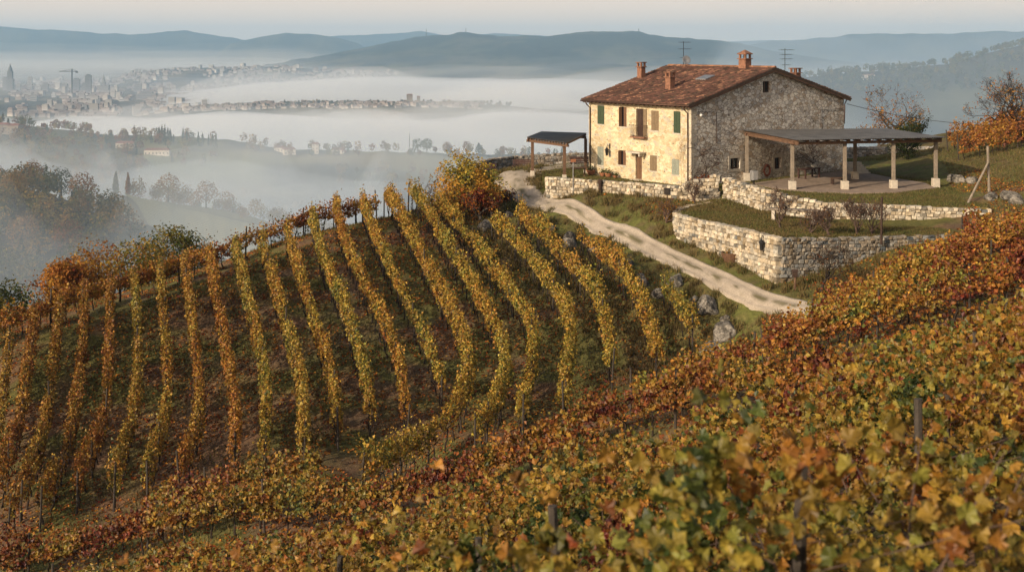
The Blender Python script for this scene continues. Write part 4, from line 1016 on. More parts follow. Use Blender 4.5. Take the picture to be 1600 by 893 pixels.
for px, d, hh, sp, lab, s_, ter in [(1218, 74.2, 2.6, .55, 'reddish leafless shrub on the terrace lawn in front of the plank bench', 41, 1), (1296, 72.3, 1.9, .7, 'wide leafless shrub near the front edge of the terrace', 42, 1), (1338, 72.6, 2.4, .5, 'upright leafless shrub on the terrace beside the dark stake', 43, 1),
        (1362, 73.4, 2.3, .5, 'thin leafless shrub right of the dark stake on the terrace', 44, 1), (1085, 83.7, 2.0, .6, 'tangled bare climber in front of the raised wall by the gate', 45, 0), (1042, 81.0, 1.7, .8, 'low rust brown bush against the end of the tall wall', 46, 0), (1268, 73.2, 1.6, .7, 'low bare shrub in the middle of the terrace', 47, 1)]:
    loc = terr_at(px, d) if ter else at_ground(px, d)
    tree('bare_shrub', lab, 'shrub', loc, hh, s_, .4, 500 if s_ == 46 else 110, .07, sp, None, 'leafless shrubs round the terrace', 'twig', 6 if s_ in (41, 42, 43) else 5, .22, 9, .7, .12, .1, .6, r0=.05)
t = thing('dark_stake', 'tall dark stake standing on the terrace lawn among bare shrubs', 'stake', terr_at(1377, 71.9)); MB().tube([(0, 0, -.3), (.03, 0, 2.5)], .07, 6).build('stake_pole', M['wood_dark'], t)
tree('pruned_tree', 'small dark pruned tree with spreading limbs at the shaded wall corner', 'tree', at_ground(1283, 67.0), 3.3, 51, .3, 120, .08, 1.1, None, None, 'bark', 6, .55, 7, .15, .12, .1, .5, r0=.13)
tree('climbing_plant', 'leafless creeper climbing the gable near the house corner', 'creeper', h2w(1.2, -.3, .1), 3.3, 52, .25, 60, .1, 1.2, None, None, 'twig', 4, .2, 7, .3, .1, r0=.03)
t = bpy.data.objects.get('climbing_plant'); t.rotation_euler = (0, 0, HR); t.scale = (1.25, .12, 1)
tree('climbing_plant', 'bare creeper on the wall under the big pergola', 'creeper', h2w(14.5, -.3, .1), 3.3, 53, .25, 40, .1, 1.2, None, None, 'twig', 4, .2, 7, .3, .1, r0=.03)
t = [o for o in COL.objects if o.name.startswith('climbing_plant')][-1]; t.rotation_euler = (0, 0, HR); t.scale = (1.2, .12, 1)
tree('climbing_plant', 'dry creeper beside the downpipe at the corner of the sunny front', 'creeper', h2w(-.25, .75, .1), 3.8, 54, .45, 60, .08, .9, None, None, 'twig', 4, .3, 3, .7, .1, r0=.02)
t = [o for o in COL.objects if o.name.startswith('climbing_plant')][-1]; t.rotation_euler = (0, 0, HR); t.scale = (.12, .5, 1)
tree('red_bush', 'dark red shrub at the foot of the gable by the house corner', 'bush', at_ground(1103, 88.4), 1.0, 55, .14, 400, .11, .9, ((0, 0, .5), (1.3, .7, .45), 700), None, 'twig', 3, .2, 6, .2, .2, .1, .6)
# ------------------------------------------------------------------ vineyard: every trellised row is one thing (foliage, posts, trunks)
def trunk_mesh(seed):
    r = random.Random(seed); mb = MB(); p = Vector((0, 0, -.2)); pts = [p]; rr = [.05]
    for i in range(6):
        p = p + Vector((r.gauss(0, .03), r.gauss(0, .03), .19)); pts.append(p); rr.append(.045 - .003 * i + r.uniform(-.004, .006))
    mb.tube(pts, rr, 6)
    for s in (-1, 1):
        q = pts[-1]; mb.tube([q, q + Vector((s * .2, r.gauss(0, .04), .1)), q + Vector((s * .45, r.gauss(0, .05), .16))], [.035, .025, .015], 5)
    return mb.mesh('trunk', M['bark'], True)
TRUNKS = [trunk_mesh(300 + i) for i in range(5)]
def post_mesh(seed, h=2.05):
    mb = MB(); mb.tube([(0, 0, -.4), (.01, 0, h * .5), (0, .012, h)], [.052, .05, .045], 7); return mb.mesh('post', M['post'], False)
POSTS = [post_mesh(0), post_mesh(1, 1.9), post_mesh(2, 2.2)]
VINE_GROUP = {'hill': 'vine rows running down the left hillside', 'near': 'vine rows crossing the foreground slope', 'right': 'vine rows on the slope below the garden', 'top': 'vine rows above the right bank'}
def path_len(p): return np.r_[0, np.cumsum(np.linalg.norm(np.diff(p, axis=0), axis=1))]
def vine_row(path, label, kind, tone, seed, dens, leaf, template=T_QUAD, top=1.95, low=.62, wid=.30, trunks=1.05, post=5.0, tonevar=.16, dim=1.0, shoots=.12, endpost=True, thin=None, up=.0, gap=0.0, clump=8, leftlow=False):
    """path: plan polyline; the canopy hangs on the terrain along it"""
    g = np.random.default_rng(seed); p = np.asarray(path, float)[:, :2]; S = path_len(p); L = S[-1]
    pz = height(p[:, 0], p[:, 1])
    t = thing('vine_row', label, 'vine row', (p[0, 0], p[0, 1], pz[0]), 0, VINE_GROUP[kind]); org = np.array([p[0, 0], p[0, 1], pz[0]])
    def at(s): return np.stack([np.interp(s, S, p[:, 0]), np.interp(s, S, p[:, 1])], -1)
    n = int(L * dens); nc = max(1, int(n / clump)); ci = g.integers(0, nc, n)      # leaves sit in tufts along the shoots
    s = np.clip(g.uniform(0, L, nc)[ci] + g.normal(0, .11, n) * (clump > 1), 0, L); v0 = np.clip((g.random(nc) ** .8)[ci] + g.normal(0, .07, n), 0, 1); o0 = np.abs(g.normal(.72, .33, nc))[ci] + g.normal(0, .12, n); sg = g.choice([-1, 1], nc)[ci]; tj = g.normal(0, .07, nc)[ci]; dj = g.uniform(.65, 1.25, nc)[ci]
    if thin is not None:                                       # nearer pieces of the row get more, smaller leaves
        pass
    vig = .55 + .9 * fbm(s * .55, np.full(n, seed * 1.7), seed, 3)      # vigour along the row
    if gap: vig = np.clip(vig + gap * 1.6 * (fbm(s * .8, np.full(n, seed * 2.3), seed + 8, 2) - .5), .2, 1.5)
    keep = g.random(n) < np.clip(vig * (1.15 + gap * .5) - .1 - gap * .4, .12, 1); s = s[keep]; vig = vig[keep]; v0 = v0[keep]; o0 = o0[keep]; sg = sg[keep]; tj = tj[keep]; dj = dj[keep]; n = len(s)
    a = at(np.clip(s - .3, 0, L)); b = at(np.clip(s + .3, 0, L)); tg = unit(b - a); nr = np.stack([-tg[:, 1], tg[:, 0]], -1)
    v = v0; tp = top * (np.interp(at(s)[:, 0], [-2, 1.2], [.70, 1.0]) if leftlow else 1) * (.80 + (.26 + .22 * min(gap, 1)) * (vig - .6)) + .3 * (fbm(s * 1.7, np.full(n, seed * .7), seed + 4, 2) - .5)
    h = low + (tp - low) * v
    lowvar = .35 * (fbm(s * 1.3, np.full(n, seed + 9.3), seed + 1, 2) - .5); h = np.maximum(h + lowvar * (1 - v), .25)
    prof = wid * (.62 + .55 * np.sin(np.pi * np.clip(v, .02, .98)) ** .7) * (.7 + .5 * vig)
    o = sg * prof * o0
    sh = g.random(n) < shoots; h = np.where(sh, tp + np.abs(g.normal(0, .16, n)) * (.4 + vig), h); o = np.where(sh, g.normal(0, wid * .7, n), o)
    xy = at(s) + nr * o[:, None]; z = height(at(s)[:, 0], at(s)[:, 1]) + h
    C = np.c_[xy, z]
    tn = tone + tonevar * 2.4 * (fbm(s * .45 + seed, v * 1.2 + seed, seed + 5, 3) - .5) + tonevar * .9 * (fbm(s * 2.2, v * 3 + o, seed + 6, 2) - .5) * 2 + g.normal(0, .06, n) + tj
    bias = np.c_[nr * np.sign(o)[:, None] * .9, np.full(n, .35 + up)]
    sz = leaf * g.uniform(.65, 1.3, n)
    col = season(tn) * dim * g.uniform(.5, 1.3, (n, 1)) * dj[:, None]
    V, f, c = leaves(C, bias, sz, col, template, .65)
    fo = np_obj('foliage', V - org, [f], M['leaf'], c, t)
    # canes and a wire inside the leaf wall
    mb = MB(); k = max(2, int(L / 1.5)); ws = np.linspace(0, L, k); wxy = at(ws); wz = height(wxy[:, 0], wxy[:, 1])
    for hh in (.85, 1.45): mb.tube([(wxy[i, 0] - org[0], wxy[i, 1] - org[1], wz[i] + hh - org[2]) for i in range(k)], .004, 3, False)
    for q in np.arange(.3, L, .55):
        xy_ = at(np.array([q]))[0]; z_ = float(np.interp(q, ws, wz)); dx, dy = random.gauss(0, .12), random.gauss(0, .12)
        mb.tube([(xy_[0] - org[0], xy_[1] - org[1], z_ + .8 - org[2]), (xy_[0] - org[0] + dx * .9 + random.gauss(0, .06), xy_[1] - org[1] + dy * .5, z_ + 1.15 - org[2]), (xy_[0] - org[0] + dx * 1.6, xy_[1] - org[1] + dy * 1.3, z_ + 1.45 - org[2]), (xy_[0] - org[0] + dx * 3.2, xy_[1] - org[1] + dy * 2, z_ + random.uniform(1.45, 1.9) - org[2])], [.012, .010, .008, .004], 4, False)
    mb.build('canes', M['twig'], fo)
    if post:
        ps = list(np.arange(.0 if endpost else post * .5, L, post));
        if L - ps[-1] > 1.2 and endpost: ps.append(L)
        for i, q in enumerate(ps):
            xy_ = at(np.array([q]))[0]; o_ = bpy.data.objects.new('post', POSTS[(seed + i) % 3]); link(o_, t)
            o_.location = (xy_[0] - org[0], xy_[1] - org[1], H(*xy_) - org[2]); o_.rotation_euler = (random.gauss(0, .035), random.gauss(0, .035), random.uniform(0, 6))
    if trunks:
        q = .5; k = 0
        qs = []
        while q < L: qs.append(q); q += trunks * random.uniform(.85, 1.15)
        if len(qs) > 95: qs = qs[:95]
        xy_ = at(np.array(qs)); zz = height(xy_[:, 0], xy_[:, 1])
        for i in range(len(qs)):
            o_ = bpy.data.objects.new('trunk', TRUNKS[(seed + i * 3) % 5]); link(o_, t)
            a_ = at(np.array([max(qs[i] - .2, 0)]))[0]; b_ = at(np.array([min(qs[i] + .2, L)]))[0]
            o_.location = (xy_[i, 0] - org[0], xy_[i, 1] - org[1], zz[i] - org[2]); o_.rotation_euler = (random.gauss(0, .08), random.gauss(0, .08), math.atan2(b_[1] - a_[1], b_[0] - a_[0]) + random.choice([0, math.pi]))
            k_ = random.uniform(.85, 1.1); o_.scale = (k_, k_, k_)
    return t
HILL = [  # photo tracks of the row canopies, crest to foot: (points, season tone, what it looks like)
    ([(15,520),(8,590),(0,650),(-14,720)], .60),
    ([(55,492),(47,545),(38,612),(28,665),(14,712),(-4,760)], .42),
    ([(94,476),(85,556),(74,640),(60,700),(40,750),(12,800)], .50),
    ([(132,462),(130,530),(122,606),(112,665),(92,722),(62,778)], .44),
    ([(172,446),(171,527),(167,618),(155,680),(136,712),(120,752)], .42),
    ([(211,435),(216,530),(215,584),(209,644),(196,684),(176,752)], .62),
    ([(250,417),(255,490),(262,568),(260,640),(246,686),(230,735)], .60),
    ([(288,410),(298,483),(309,568),(312,646),(298,690),(281,728)], .46),
    ([(327,398),(340,474),(357,562),(369,646),(366,700)], .44),
    ([(367,388),(389,474),(410,555),(416,640),(414,694)], .62),
    ([(409,380),(428,442),(446,503),(464,569),(474,632),(475,690)], .54),
    ([(449,363),(472,435),(494,508),(513,563),(525,632),(528,655)], .50),
    ([(488,343),(507,410),(535,473),(558,540),(572,590),(580,650)], .62),
    ([(525,325),(541,385),(575,454),(608,524),(624,570),(635,645)], .46),
    ([(566,315),(590,379),(626,448),(660,520),(678,560),(690,600)], .56),
    ([(600,297),(628,341),(662,407),(702,480),(728,545),(734,590),(712,640),(672,682),(625,708),(560,730)], .54),
    ([(638,290),(670,332),(700,385),(740,448),(776,517),(792,563),(786,600),(768,645),(742,668)], .58),
    ([(684,316),(730,363),(768,417),(806,464),(834,515),(836,550),(824,600),(816,640)], .58),
    ([(769,341),(806,373),(852,430),(886,483),(894,524),(886,575),(880,620)], .60),
    ([(810,331),(854,373),(892,411),(935,457),(946,508),(956,565)], .55),
    ([(907,363),(951,403),(988,441),(1012,500),(1028,556)], .50),
    ([(1038,441),(1063,479),(1084,515)], .60),
]
LOOK = ['sparse yellow green', 'rust red', 'gold and green', 'rust orange', 'orange', 'olive green', 'yellow green', 'rust and gold', 'orange brown', 'pale yellow green', 'gold', 'orange gold', 'green gold', 'amber', 'bright gold green', 'bright gold', 'yellow olive', 'green and gold', 'yellow green and amber', 'gold and rust', 'golden', 'short yellow']
ORD = ['first', 'second', 'third', 'fourth', 'fifth', 'sixth', 'seventh', 'eighth', 'ninth', 'tenth', 'eleventh', 'twelfth', 'thirteenth', 'fourteenth', 'fifteenth', 'sixteenth', 'seventeenth', 'eighteenth', 'nineteenth', 'twentieth', 'twenty first', 'last']
def resample(p, step=1.2):
    S = path_len(p); k = max(2, int(S[-1] / step)); s = np.linspace(0, S[-1], k)
    return np.stack([np.interp(s, S, p[:, 0]), np.interp(s, S, p[:, 1])], -1)
for i, (pix, tone) in enumerate(HILL):
    q = np.array([hit(px, py, 1.45, 48)[:2] for px, py in smooth_path(np.array(pix, float), 4)])
    q = resample(q, .8)
    k = np.ones(5) / 5; qq = q.copy()
    if len(q) > 7:
        for a in (0, 1): qq[2:-2, a] = np.convolve(q[:, a], k, 'valid')
    lab_ = None; extra = {15: ', foot bending left', 16: ', foot curling left', 21: ', beside the boulders', 20: ', ending below the rocks'}.get(i, '')
    lab = f'{LOOK[i]} vine row on the left hill, {ORD[i]} from the left' + extra
    vine_row(qq, lab, 'hill', tone + (.05 if i < 10 else .11), 400 + i, 330, .125, wid=.16 + (.05 if i > 14 else 0), low=.66 if i < 12 else 1.05, gap=.85, shoots=.2, post=4.0, tonevar=.15, trunks=1.0, dim=.74 + .25 * min(1, max(0, (i - 4) / 10)))
q = np.array([hit(px, py, 1.3, 55)[:2] for px, py in [(-60,535),(0,506),(60,485),(130,458),(200,436),(270,413),(330,398),(400,368),(450,350),(500,334),(540,324),(590,312)]])
q = q + np.array([-.1, .3]); vine_row(resample(q, .8), 'rust and orange vine row along the crest, closing the tops of the other rows', 'hill', .44, 460, 430, .13, top=1.7, wid=.26, low=.75, trunks=.95)
q = np.array([hit(px, py, 1.2, 55)[:2] for px, py in [(618,312),(650,318),(680,330)]]) + np.array([.8, 2.2])
# foreground rows, following the slope
def contour_row(y0, x0, x1, sl=-.25, curve=-.012):
    x = np.arange(x0, x1, .8); return np.stack([x, y0 + sl * x + curve * np.maximum(x, 0) ** 2 + .35 * np.sin(x * .31 + y0)], -1)
NEAR = [  # y0, tone, label, dense leaf?
    (46.8, .43, 'rust orange vine row, farthest of the rows crossing the foreground', -15, -7),
    (43.9, .42, 'bright orange vine row with bare trunks, crossing from the left to the right edge', -22, 24),
    (35.9, .66, 'green and gold vine row just nearer than the bright orange row', -20, 22),
    (33.2, .52, 'amber vine row crossing the middle of the foreground slope', -18, 20),
    (30.8, .66, 'greenish vine row crossing below the amber one', -17, 18),
    (29.2, .55, 'gold vine row a third of the way down the foreground', -16, 17),
    (26.3, .60, 'olive green vine row in the lower foreground', -14, 15),
    (23.4, .48, 'orange and green vine row in the lower foreground', -13, 14),
    (20.5, .58, 'yellow green vine row in the lower foreground', -11, 12),
    (17.6, .56, 'mixed gold and russet vine row near the viewer', -10, 11),
    (14.8, .62, 'mixed green vine row near the viewer, leaves clearly seen', -8, 9.5),
    (11.6, .52, 'russet and green vine row third from the viewer', -7, 8),
    (9.0, .58, 'blurred green and yellow vine row second from the viewer', -5.5, 6.5),
    (6.6, .54, 'blurred large leaved vine row closest to the viewer', -3.6, 4.6),
    (39.6, .50, 'amber and green vine row at the lower left, nearer than the rust one', -24, -3.5),
]
for i, (y0, tone, lab, xa, xb) in enumerate(NEAR):
    near = y0 < 27
    leaf = .14 if y0 > 30 else .12 if y0 > 16 else .108
    dens = 430 if y0 > 30 else 400 if y0 > 16 else 460
    vine_row(contour_row(y0, xa, xb), lab, 'near', tone, 500 + i, dens, leaf, T_LOBE if near else T_QUAD, top=1.8 if y0 > 16 else 1.65 if y0 > 10 else 2.05, low=.8 if y0 > 40 else .4, wid=.42, trunks=1.05 if y0 > 8 else .9,
             post=5.2, tonevar=.4, dim=.66, shoots=.22 if y0 > 16 else .04, endpost=False, leftlow=y0 < 16, up=-.15, clump=18 if y0 < 30 else 12, gap=1.25 if y0 < 38 else .3)
# the orange slope to the right, below the garden
RIGHT = [(66.5, .40, 24.5, 28.5), (63.6, .42, 19.2, 32), (60.8, .40, 17.2, 30), (57.6, .44, 14.6, 29), (54.4, .42, 11.6, 28), (51.2, .46, 9.6, 27), (48.2, .42, 5.0, 26)]
RLAB = ['shortest rust vine row high on the right, beside the shaded wall', 'rust orange vine row starting by the pruned tree', 'burnt orange vine row below the pruned tree', 'golden orange vine row hiding the end of the gravel track', 'red and orange vine row below the track end', 'amber vine row beginning at a thin post under the rocks', 'orange vine row with a tall post at its left end']
for i, (y0, tone, xa, xb) in enumerate(RIGHT):
    x = np.arange(xa, xb, .8); y = y0 - .18 * (x - 22) - .010 * np.maximum(x - 10, 0) ** 2 * 0
    vine_row(np.stack([x, y], -1), RLAB[i], 'right', tone + .03, 540 + i, 390, .145, wid=.36, low=.75, top=1.65, tonevar=.36, gap=1.0, post=5.0, shoots=.2, up=.25, dim=.85)
TOPR = [(98.5, 36.5, 47, 'lowest orange vine row on the bank above the propped pole'), (102, 38.5, 49, 'middle orange vine row on the bank at the right edge'), (105.5, 38, 51, 'topmost orange vine row against the hills at the right edge')]
for i, (y0, xa, xb, lab) in enumerate(TOPR):
    x = np.arange(xa, xb, .8); vine_row(np.stack([x, y0 - .25 * (x - 40)], -1), lab, 'top', .42, 560 + i, 330, .15, wid=.34, low=.6, gap=.8, tonevar=.12, post=4.5, dim=.9)

# ------------------------------------------------------------------ fallen leaves and grass
def scatter(n, xr, yr, ok):
    x = rng.uniform(*xr, n); y = rng.uniform(*yr, n); k = ok(x, y); return x[k], y[k]
px_of = lambda x, y: 800 + F * x / y
def vis(x, y): return (y > 2) & (np.abs(px_of(x, y) - 800) < 840)
x, y = scatter(130000, (-36, 36), (36, 94), lambda x, y: vis(x, y) & (road_dist(x, y) > 2.5) & ~in_poly(x, y, YARD) & ~in_poly(x, y, TERR))
k = fbm(x * .5, y * .5, 81, 4) > .40; x, y = x[k], y[k]; n = len(x)
C = np.c_[x, y, height(x, y) + .03]; tn = rng.normal(.33, .14, n)
v, f, c = leaves(C, np.tile((0, 0, 1.0), (n, 1)), rng.uniform(.09, .17, n), season(tn) * rng.uniform(.5, 1.6, (n, 1)), T_QUAD, .45)
tag(np_obj('fallen_leaves', v, [f], M['leaf_far'], c), 'red brown fallen leaves between the vine rows', 'fallen leaves', kind='stuff')
def grass(name, x, y, z, h0, h1, label, base=(.115, .120, .036), dry=.45):
    n = len(x); a = rng.uniform(0, 2 * np.pi, n); h = rng.uniform(h0, h1, n); w_ = .02 + .012 * rng.random(n); lean = rng.normal(0, .35, (n, 2)) * h[:, None]
    b0 = np.c_[x - np.cos(a) * w_, y - np.sin(a) * w_, z - .02]; b1 = np.c_[x + np.cos(a) * w_, y + np.sin(a) * w_, z - .02]; tp = np.c_[x + lean[:, 0], y + lean[:, 1], z + h]
    V = np.stack([b0, b1, tp], 1).reshape(-1, 3); f = np.arange(3 * n).reshape(-1, 3)
    col = np.array(base) * rng.uniform(.5, 1.4, (n, 1)); dr = rng.random(n) < dry * 2 * fbm(x * .7, y * .7, 83, 3); col[dr] = np.array([.17, .125, .05]) * rng.uniform(.6, 1.2, (dr.sum(), 1))
    tag(np_obj(name, V, [f], M['leaf_far'], np.repeat(col, 3, 0)), label, 'grass', kind='stuff')
x, y = scatter(420000, (-34, 46), (40, 110), lambda x, y: vis(x, y) & (road_dist(x, y) > 1.8) & ~in_poly(x, y, YARD) & ~in_poly(x, y, TERR))
gk = (road_dist(x, y) < 10) & (y > 60) | (y > 84) | (fbm(x * .55, y * .55, 21, 4) > .53); k = gk & (rng.random(len(x)) < .75) & (fbm(x * 1.2, y * 1.2, 84, 3) > .36)
x, y = x[k], y[k]; grass('bank_grass', x, y, height(x, y), .08, .24, 'short autumn grass on the banks and between the rows', dry=.6)
x, y = scatter(260000, (2, 40), (68, 110), lambda x, y: in_poly(x, y, YARD) & vis(x, y) & (road_dist(x, y) > 2) & ~in_poly(x, y, PAT) & ~in_poly(x, y, [h2w(-.3, -.3, 0)[:2], h2w(HW, -.3, 0)[:2], h2w(HW, HL, 0)[:2], h2w(-.3, HL, 0)[:2]]))
gt = np.random.default_rng(8); cx, cy = scatter(2600, (-5, 40), (58, 108), lambda x, y: vis(x, y) & (road_dist(x, y) > 1.0) & (road_dist(x, y) < 9) & ~in_poly(x, y, YARD) & ~in_poly(x, y, TERR))
ti = gt.integers(0, len(cx), 42000); tx = cx[ti] + gt.normal(0, .16, len(ti)); ty = cy[ti] + gt.normal(0, .16, len(ti))
grass('verge_weeds', tx, ty, height(tx, ty), .14, .48, 'taller tufts of dry weeds along the track and the boulders', base=(.10, .10, .03), dry=.8)
grass('yard_grass', x, y, yard_z(x, y), .05, .14, 'short green grass of the farmyard', dry=.4)
x, y = scatter(150000, (10, 34), (69, 85), lambda x, y: in_poly(x, y, TERR) & vis(x, y)); grass('terrace_grass', x, y, terr_z(x, y), .05, .16, 'short grass of the walled terrace', dry=.6)
# ------------------------------------------------------------------ the far country: valley, ridges, plain, mountains
def pl(pts, u): a = np.array(pts, float); return np.interp(u, a[:, 0], a[:, 1])
RIDGES = [  # name, distance, silhouette (photo x, photo y), front width, back width, roughness in metres
    ('mist_ridge', 640, [(-300,420),(60,352),(120,318),(186,304),(250,318),(320,332),(412,352),(520,384),(620,400),(760,420),(1000,440)], 190, 120, 1.2),
    ('wood_hill', 440, [(-400,280),(0,296),(60,302),(110,312),(160,330),(220,352),(300,384),(380,420),(470,470),(700,520)], 240, 120, 2.0),
    ('village_ridge', 1180, [(-300,186),(0,192),(40,196),(100,203),(180,212),(250,217),(330,222),(400,229),(450,236),(560,236),(660,238),(760,243),(900,246),(1100,256),(1500,280)], 520, 260, 2.0),
    ('town_rise', 3350, [(180,186),(280,172),(400,164),(560,163),(680,162),(780,164),(840,172),(1000,185)], 420, 330, 2),
    ('low_hills', 6800, [(150,125),(230,112),(300,106),(360,108),(430,104),(560,112),(640,118),(800,108),(950,100),(1100,104),(1300,120)], 1300, 900, 6),
    ('main_hill', 8600, [(330,116),(400,106),(450,95),(520,85),(600,66),(650,57),(700,53),(720,50),(745,52),(780,57),(850,57),(900,50),(960,49),(1000,50),(1040,58),(1100,62),(1150,66),(1210,80),(1300,95),(1500,110)], 2600, 1500, 12),
    ('right_hill', 2500, [(1120,150),(1200,128),(1260,120),(1340,112),(1400,108),(1480,100),(1540,84),(1600,70),(1750,45),(2000,30)], 950, 700, 4),
    ('right_mountains', 11500, [(1000,90),(1150,75),(1200,64),(1260,62),(1330,54),(1400,53),(1500,52),(1600,48),(1900,42)], 2200, 1600, 15),
    ('left_mountains', 13500, [(-300,46),(0,40),(50,45),(100,47),(150,51),(200,54),(250,51),(290,47),(330,54),(380,62),(500,78),(560,84)], 2000, 1800, 15),
    ('middle_mountains', 11800, [(300,82),(350,70),(400,58),(450,51),(480,52),(520,58),(560,68),(620,80)], 1500, 1500, 12),
    ('pale_mountains', 15500, [(400,66),(480,58),(540,56),(600,54),(640,50),(660,48),(690,54),(760,52),(830,54),(900,60),(1000,70),(1250,62),(1600,62)], 2000, 1800, 15),
]
def far_base(d):
    return np.interp(d, [100, 130, 180, 300, 500, 800, 1500, 30000], [-45, -62, -85, -102, -112, -128, -190, -192])
def far_z(u, d):
    z = far_base(d) + (fbm(u * d / 9e4, d / 60., 91, 3) - .5) * np.clip(d / 60, 4, 14)
    best = z.copy()
    for k, (nm, D, sil, wf, wb, ro) in enumerate(RIDGES):
        top = ZC - (pl(sil, u) - YH) / F * D
        top = top + ro * 2 * (fbm(u / 26., d / (D * .02) * .1, 95 + k, 4) - .5)
        Dk = D * (1 + .05 * (noise2(u / 170., np.zeros_like(u), 140 + k) - .5))
        t = np.clip(np.where(d < Dk, (Dk - d) / wf, (d - Dk) / wb), 0, 1); pr = .5 + .5 * np.cos(np.pi * t)
        pr = pr * (1 + .5 * t * (fbm((u - 800) * D / F / (wf * .3), d / (wf * .3), 99 + k, 4) - .5) * 2)
        m = t < 1
        cand = z + (top - z) * pr
        fade = pl([(sil[0][0], 0), (sil[0][0] + 60, 1), (sil[-1][0] - 60, 1), (sil[-1][0], 0)], u)
        cand = z + (cand - z) * fade
        best = np.where(m, np.maximum(best, cand), best)
    return best
us = np.unique(np.r_[np.arange(-900, -60, 30), np.arange(-60, 1660, 4.0), np.arange(1660, 2600, 30)]); ds = np.geomspace(104, 17500, 330)
U, D_ = np.meshgrid(us, ds); Z = far_z(U, D_); X = (U - 800) / F * D_
V = np.stack([X.ravel(), D_.ravel(), Z.ravel()], -1); nx = len(us)
i = np.arange(len(ds) - 1)[:, None] * nx + np.arange(nx - 1)[None]; q = np.stack([i, i + 1, i + nx + 1, i + nx], -1).reshape(-1, 4)
n1 = fbm(X.ravel() / 260, D_.ravel() / 260, 111, 4); n2 = fbm(X.ravel() / 60, D_.ravel() / 60, 112, 4); n3 = noise2(np.floor(X.ravel() / 120) * 7.7, np.floor(D_.ravel() / 160) * 3.3, 113)
wood = np.array([.045, .040, .022]); field = np.array([.13, .125, .055]); tan = np.array([.17, .125, .07])
fm = np.clip((n1 - .47) * 9, 0, 1)[:, None]; C = wood * (1 - fm) + (field * n3[:, None] + tan * (1 - n3[:, None])) * fm
vl = (D_.ravel() > 640) & (D_.ravel() < 1420) & (U.ravel() > 215)
fv = np.clip((fbm(X.ravel() / 120 + 3, D_.ravel() / 90, 117, 3) - .40) * 10, 0, 1)[:, None]; n5 = noise2(X.ravel() / 75, D_.ravel() / 55, 118)[:, None]
C = np.where(vl[:, None], wood * (1 - fv) + (np.array([.17, .19, .075]) * n5 + np.array([.25, .20, .11]) * (1 - n5)) * fv, C)
rh = (D_.ravel() > 1500) & (D_.ravel() < 3200) & (U.ravel() > 1080); C[rh] = wood * (.6 + .9 * n2[rh][:, None]) + np.array([.06, .06, .025]) * np.clip((n1[rh] - .55) * 8, 0, 1)[:, None]
near_m = (D_.ravel() < 900) & (U.ravel() < 185 + 0 * U.ravel()); C[near_m] = wood * (.7 + .6 * n2[near_m][:, None])
far_m = np.clip((D_.ravel() - 4200) / 2500, 0, 1)[:, None] * np.clip((Z.ravel() + 150) / 90, 0, 1)[:, None]; C = C * (1 - .55 * far_m) + np.array([.022, .032, .026]) * .55 * far_m
C *= (.75 + .5 * n2)[:, None]
M['country'] = mat_attr('open_country', .95, .02, .35, .0, .05)
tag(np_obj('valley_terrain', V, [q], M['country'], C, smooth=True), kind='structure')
def far_pt(px, d): return ((px - 800) / F * d, d, float(far_z(np.array([float(px)]), np.array([float(d)]))[0]))
# the ground far out, to the horizon
mb = MB(); mb.col = (.09, .08, .05); mb.add([(-15500, 300, -215), (15500, 300, -215), (15500, 17600, -215), (-15500, 17600, -215)], [(0, 1, 2, 3)]); tag(mb.build('plain', M['country']), kind='structure')

# striped vineyard field on the misty ridge
def field_mat():
    m, nt = new_mat('striped_field'); n = N(nt); co = obj_co(n)
    wv = n('ShaderNodeTexWave', {'Vector': co, 'Scale': .17, 'Distortion': .6, 'Detail': 2}, wave_type='BANDS', bands_direction='Y')
    col = n.ramp(wv.outputs[0], [(.2, (.15, .14, .07)), (.8, (.36, .34, .18))])
    p = n('ShaderNodeBsdfPrincipled', {'Base Color': col, 'Roughness': .95, 'Specular IOR Level': .05}); n.out(p.outputs[0]); return m
uu = np.linspace(0, 1, 60); vv = np.linspace(0, 1, 26); UU, VV = np.meshgrid(uu, vv)
dd = 632 - VV * 120; pxl = 194 + VV * 108; pxr = 414 + VV * 20; PX = pxl + (pxr - pxl) * UU
Zf = far_z(PX, dd) + 1.2; Vf = np.stack([((PX - 800) / F * dd).ravel(), dd.ravel(), Zf.ravel()], -1)
i = np.arange(25)[:, None] * 60 + np.arange(59)[None]; qf = np.stack([i, i + 1, i + 61, i + 60], -1).reshape(-1, 4)
tag(np_obj('vineyard_field', Vf, [qf], field_mat(), smooth=True), kind='structure')

# ------------------------------------------------------------------ far trees
def blob_tree(g, base, h, w_, n, leaf, tone, dim, kind='round'):
    q = unit(g.normal(0, 1, (n, 3))) * g.uniform(.35, 1.0, (n, 1)) ** .6
    if kind == 'cypress': C = q * np.array([w_, w_, h * .5]); C[:, :2] *= np.clip(1.15 - (C[:, 2:3] / h + .5), .12, 1); C[:, 2] += h * .5
    else:
        C = q * np.array([w_, w_, h * .42]) * (1 + .3 * (fbm(q[:, 0] * 2 + base[0], q[:, 1] * 2 + q[:, 2] * 2, int(abs(base[0] * 7)) % 999, 2) - .5))[:, None]; C[:, 2] += h * .58
    tn = tone + .16 * (fbm(q[:, 0] * 2, q[:, 2] * 2, 7, 2) - .5) + g.normal(0, .04, n)
    return leaves(C + np.array(base), q + (0, 0, .3), g.uniform(.7, 1.4, n) * leaf, season(tn) * dim * g.uniform(.6, 1.2, (n, 1)), T_QUAD, .6)
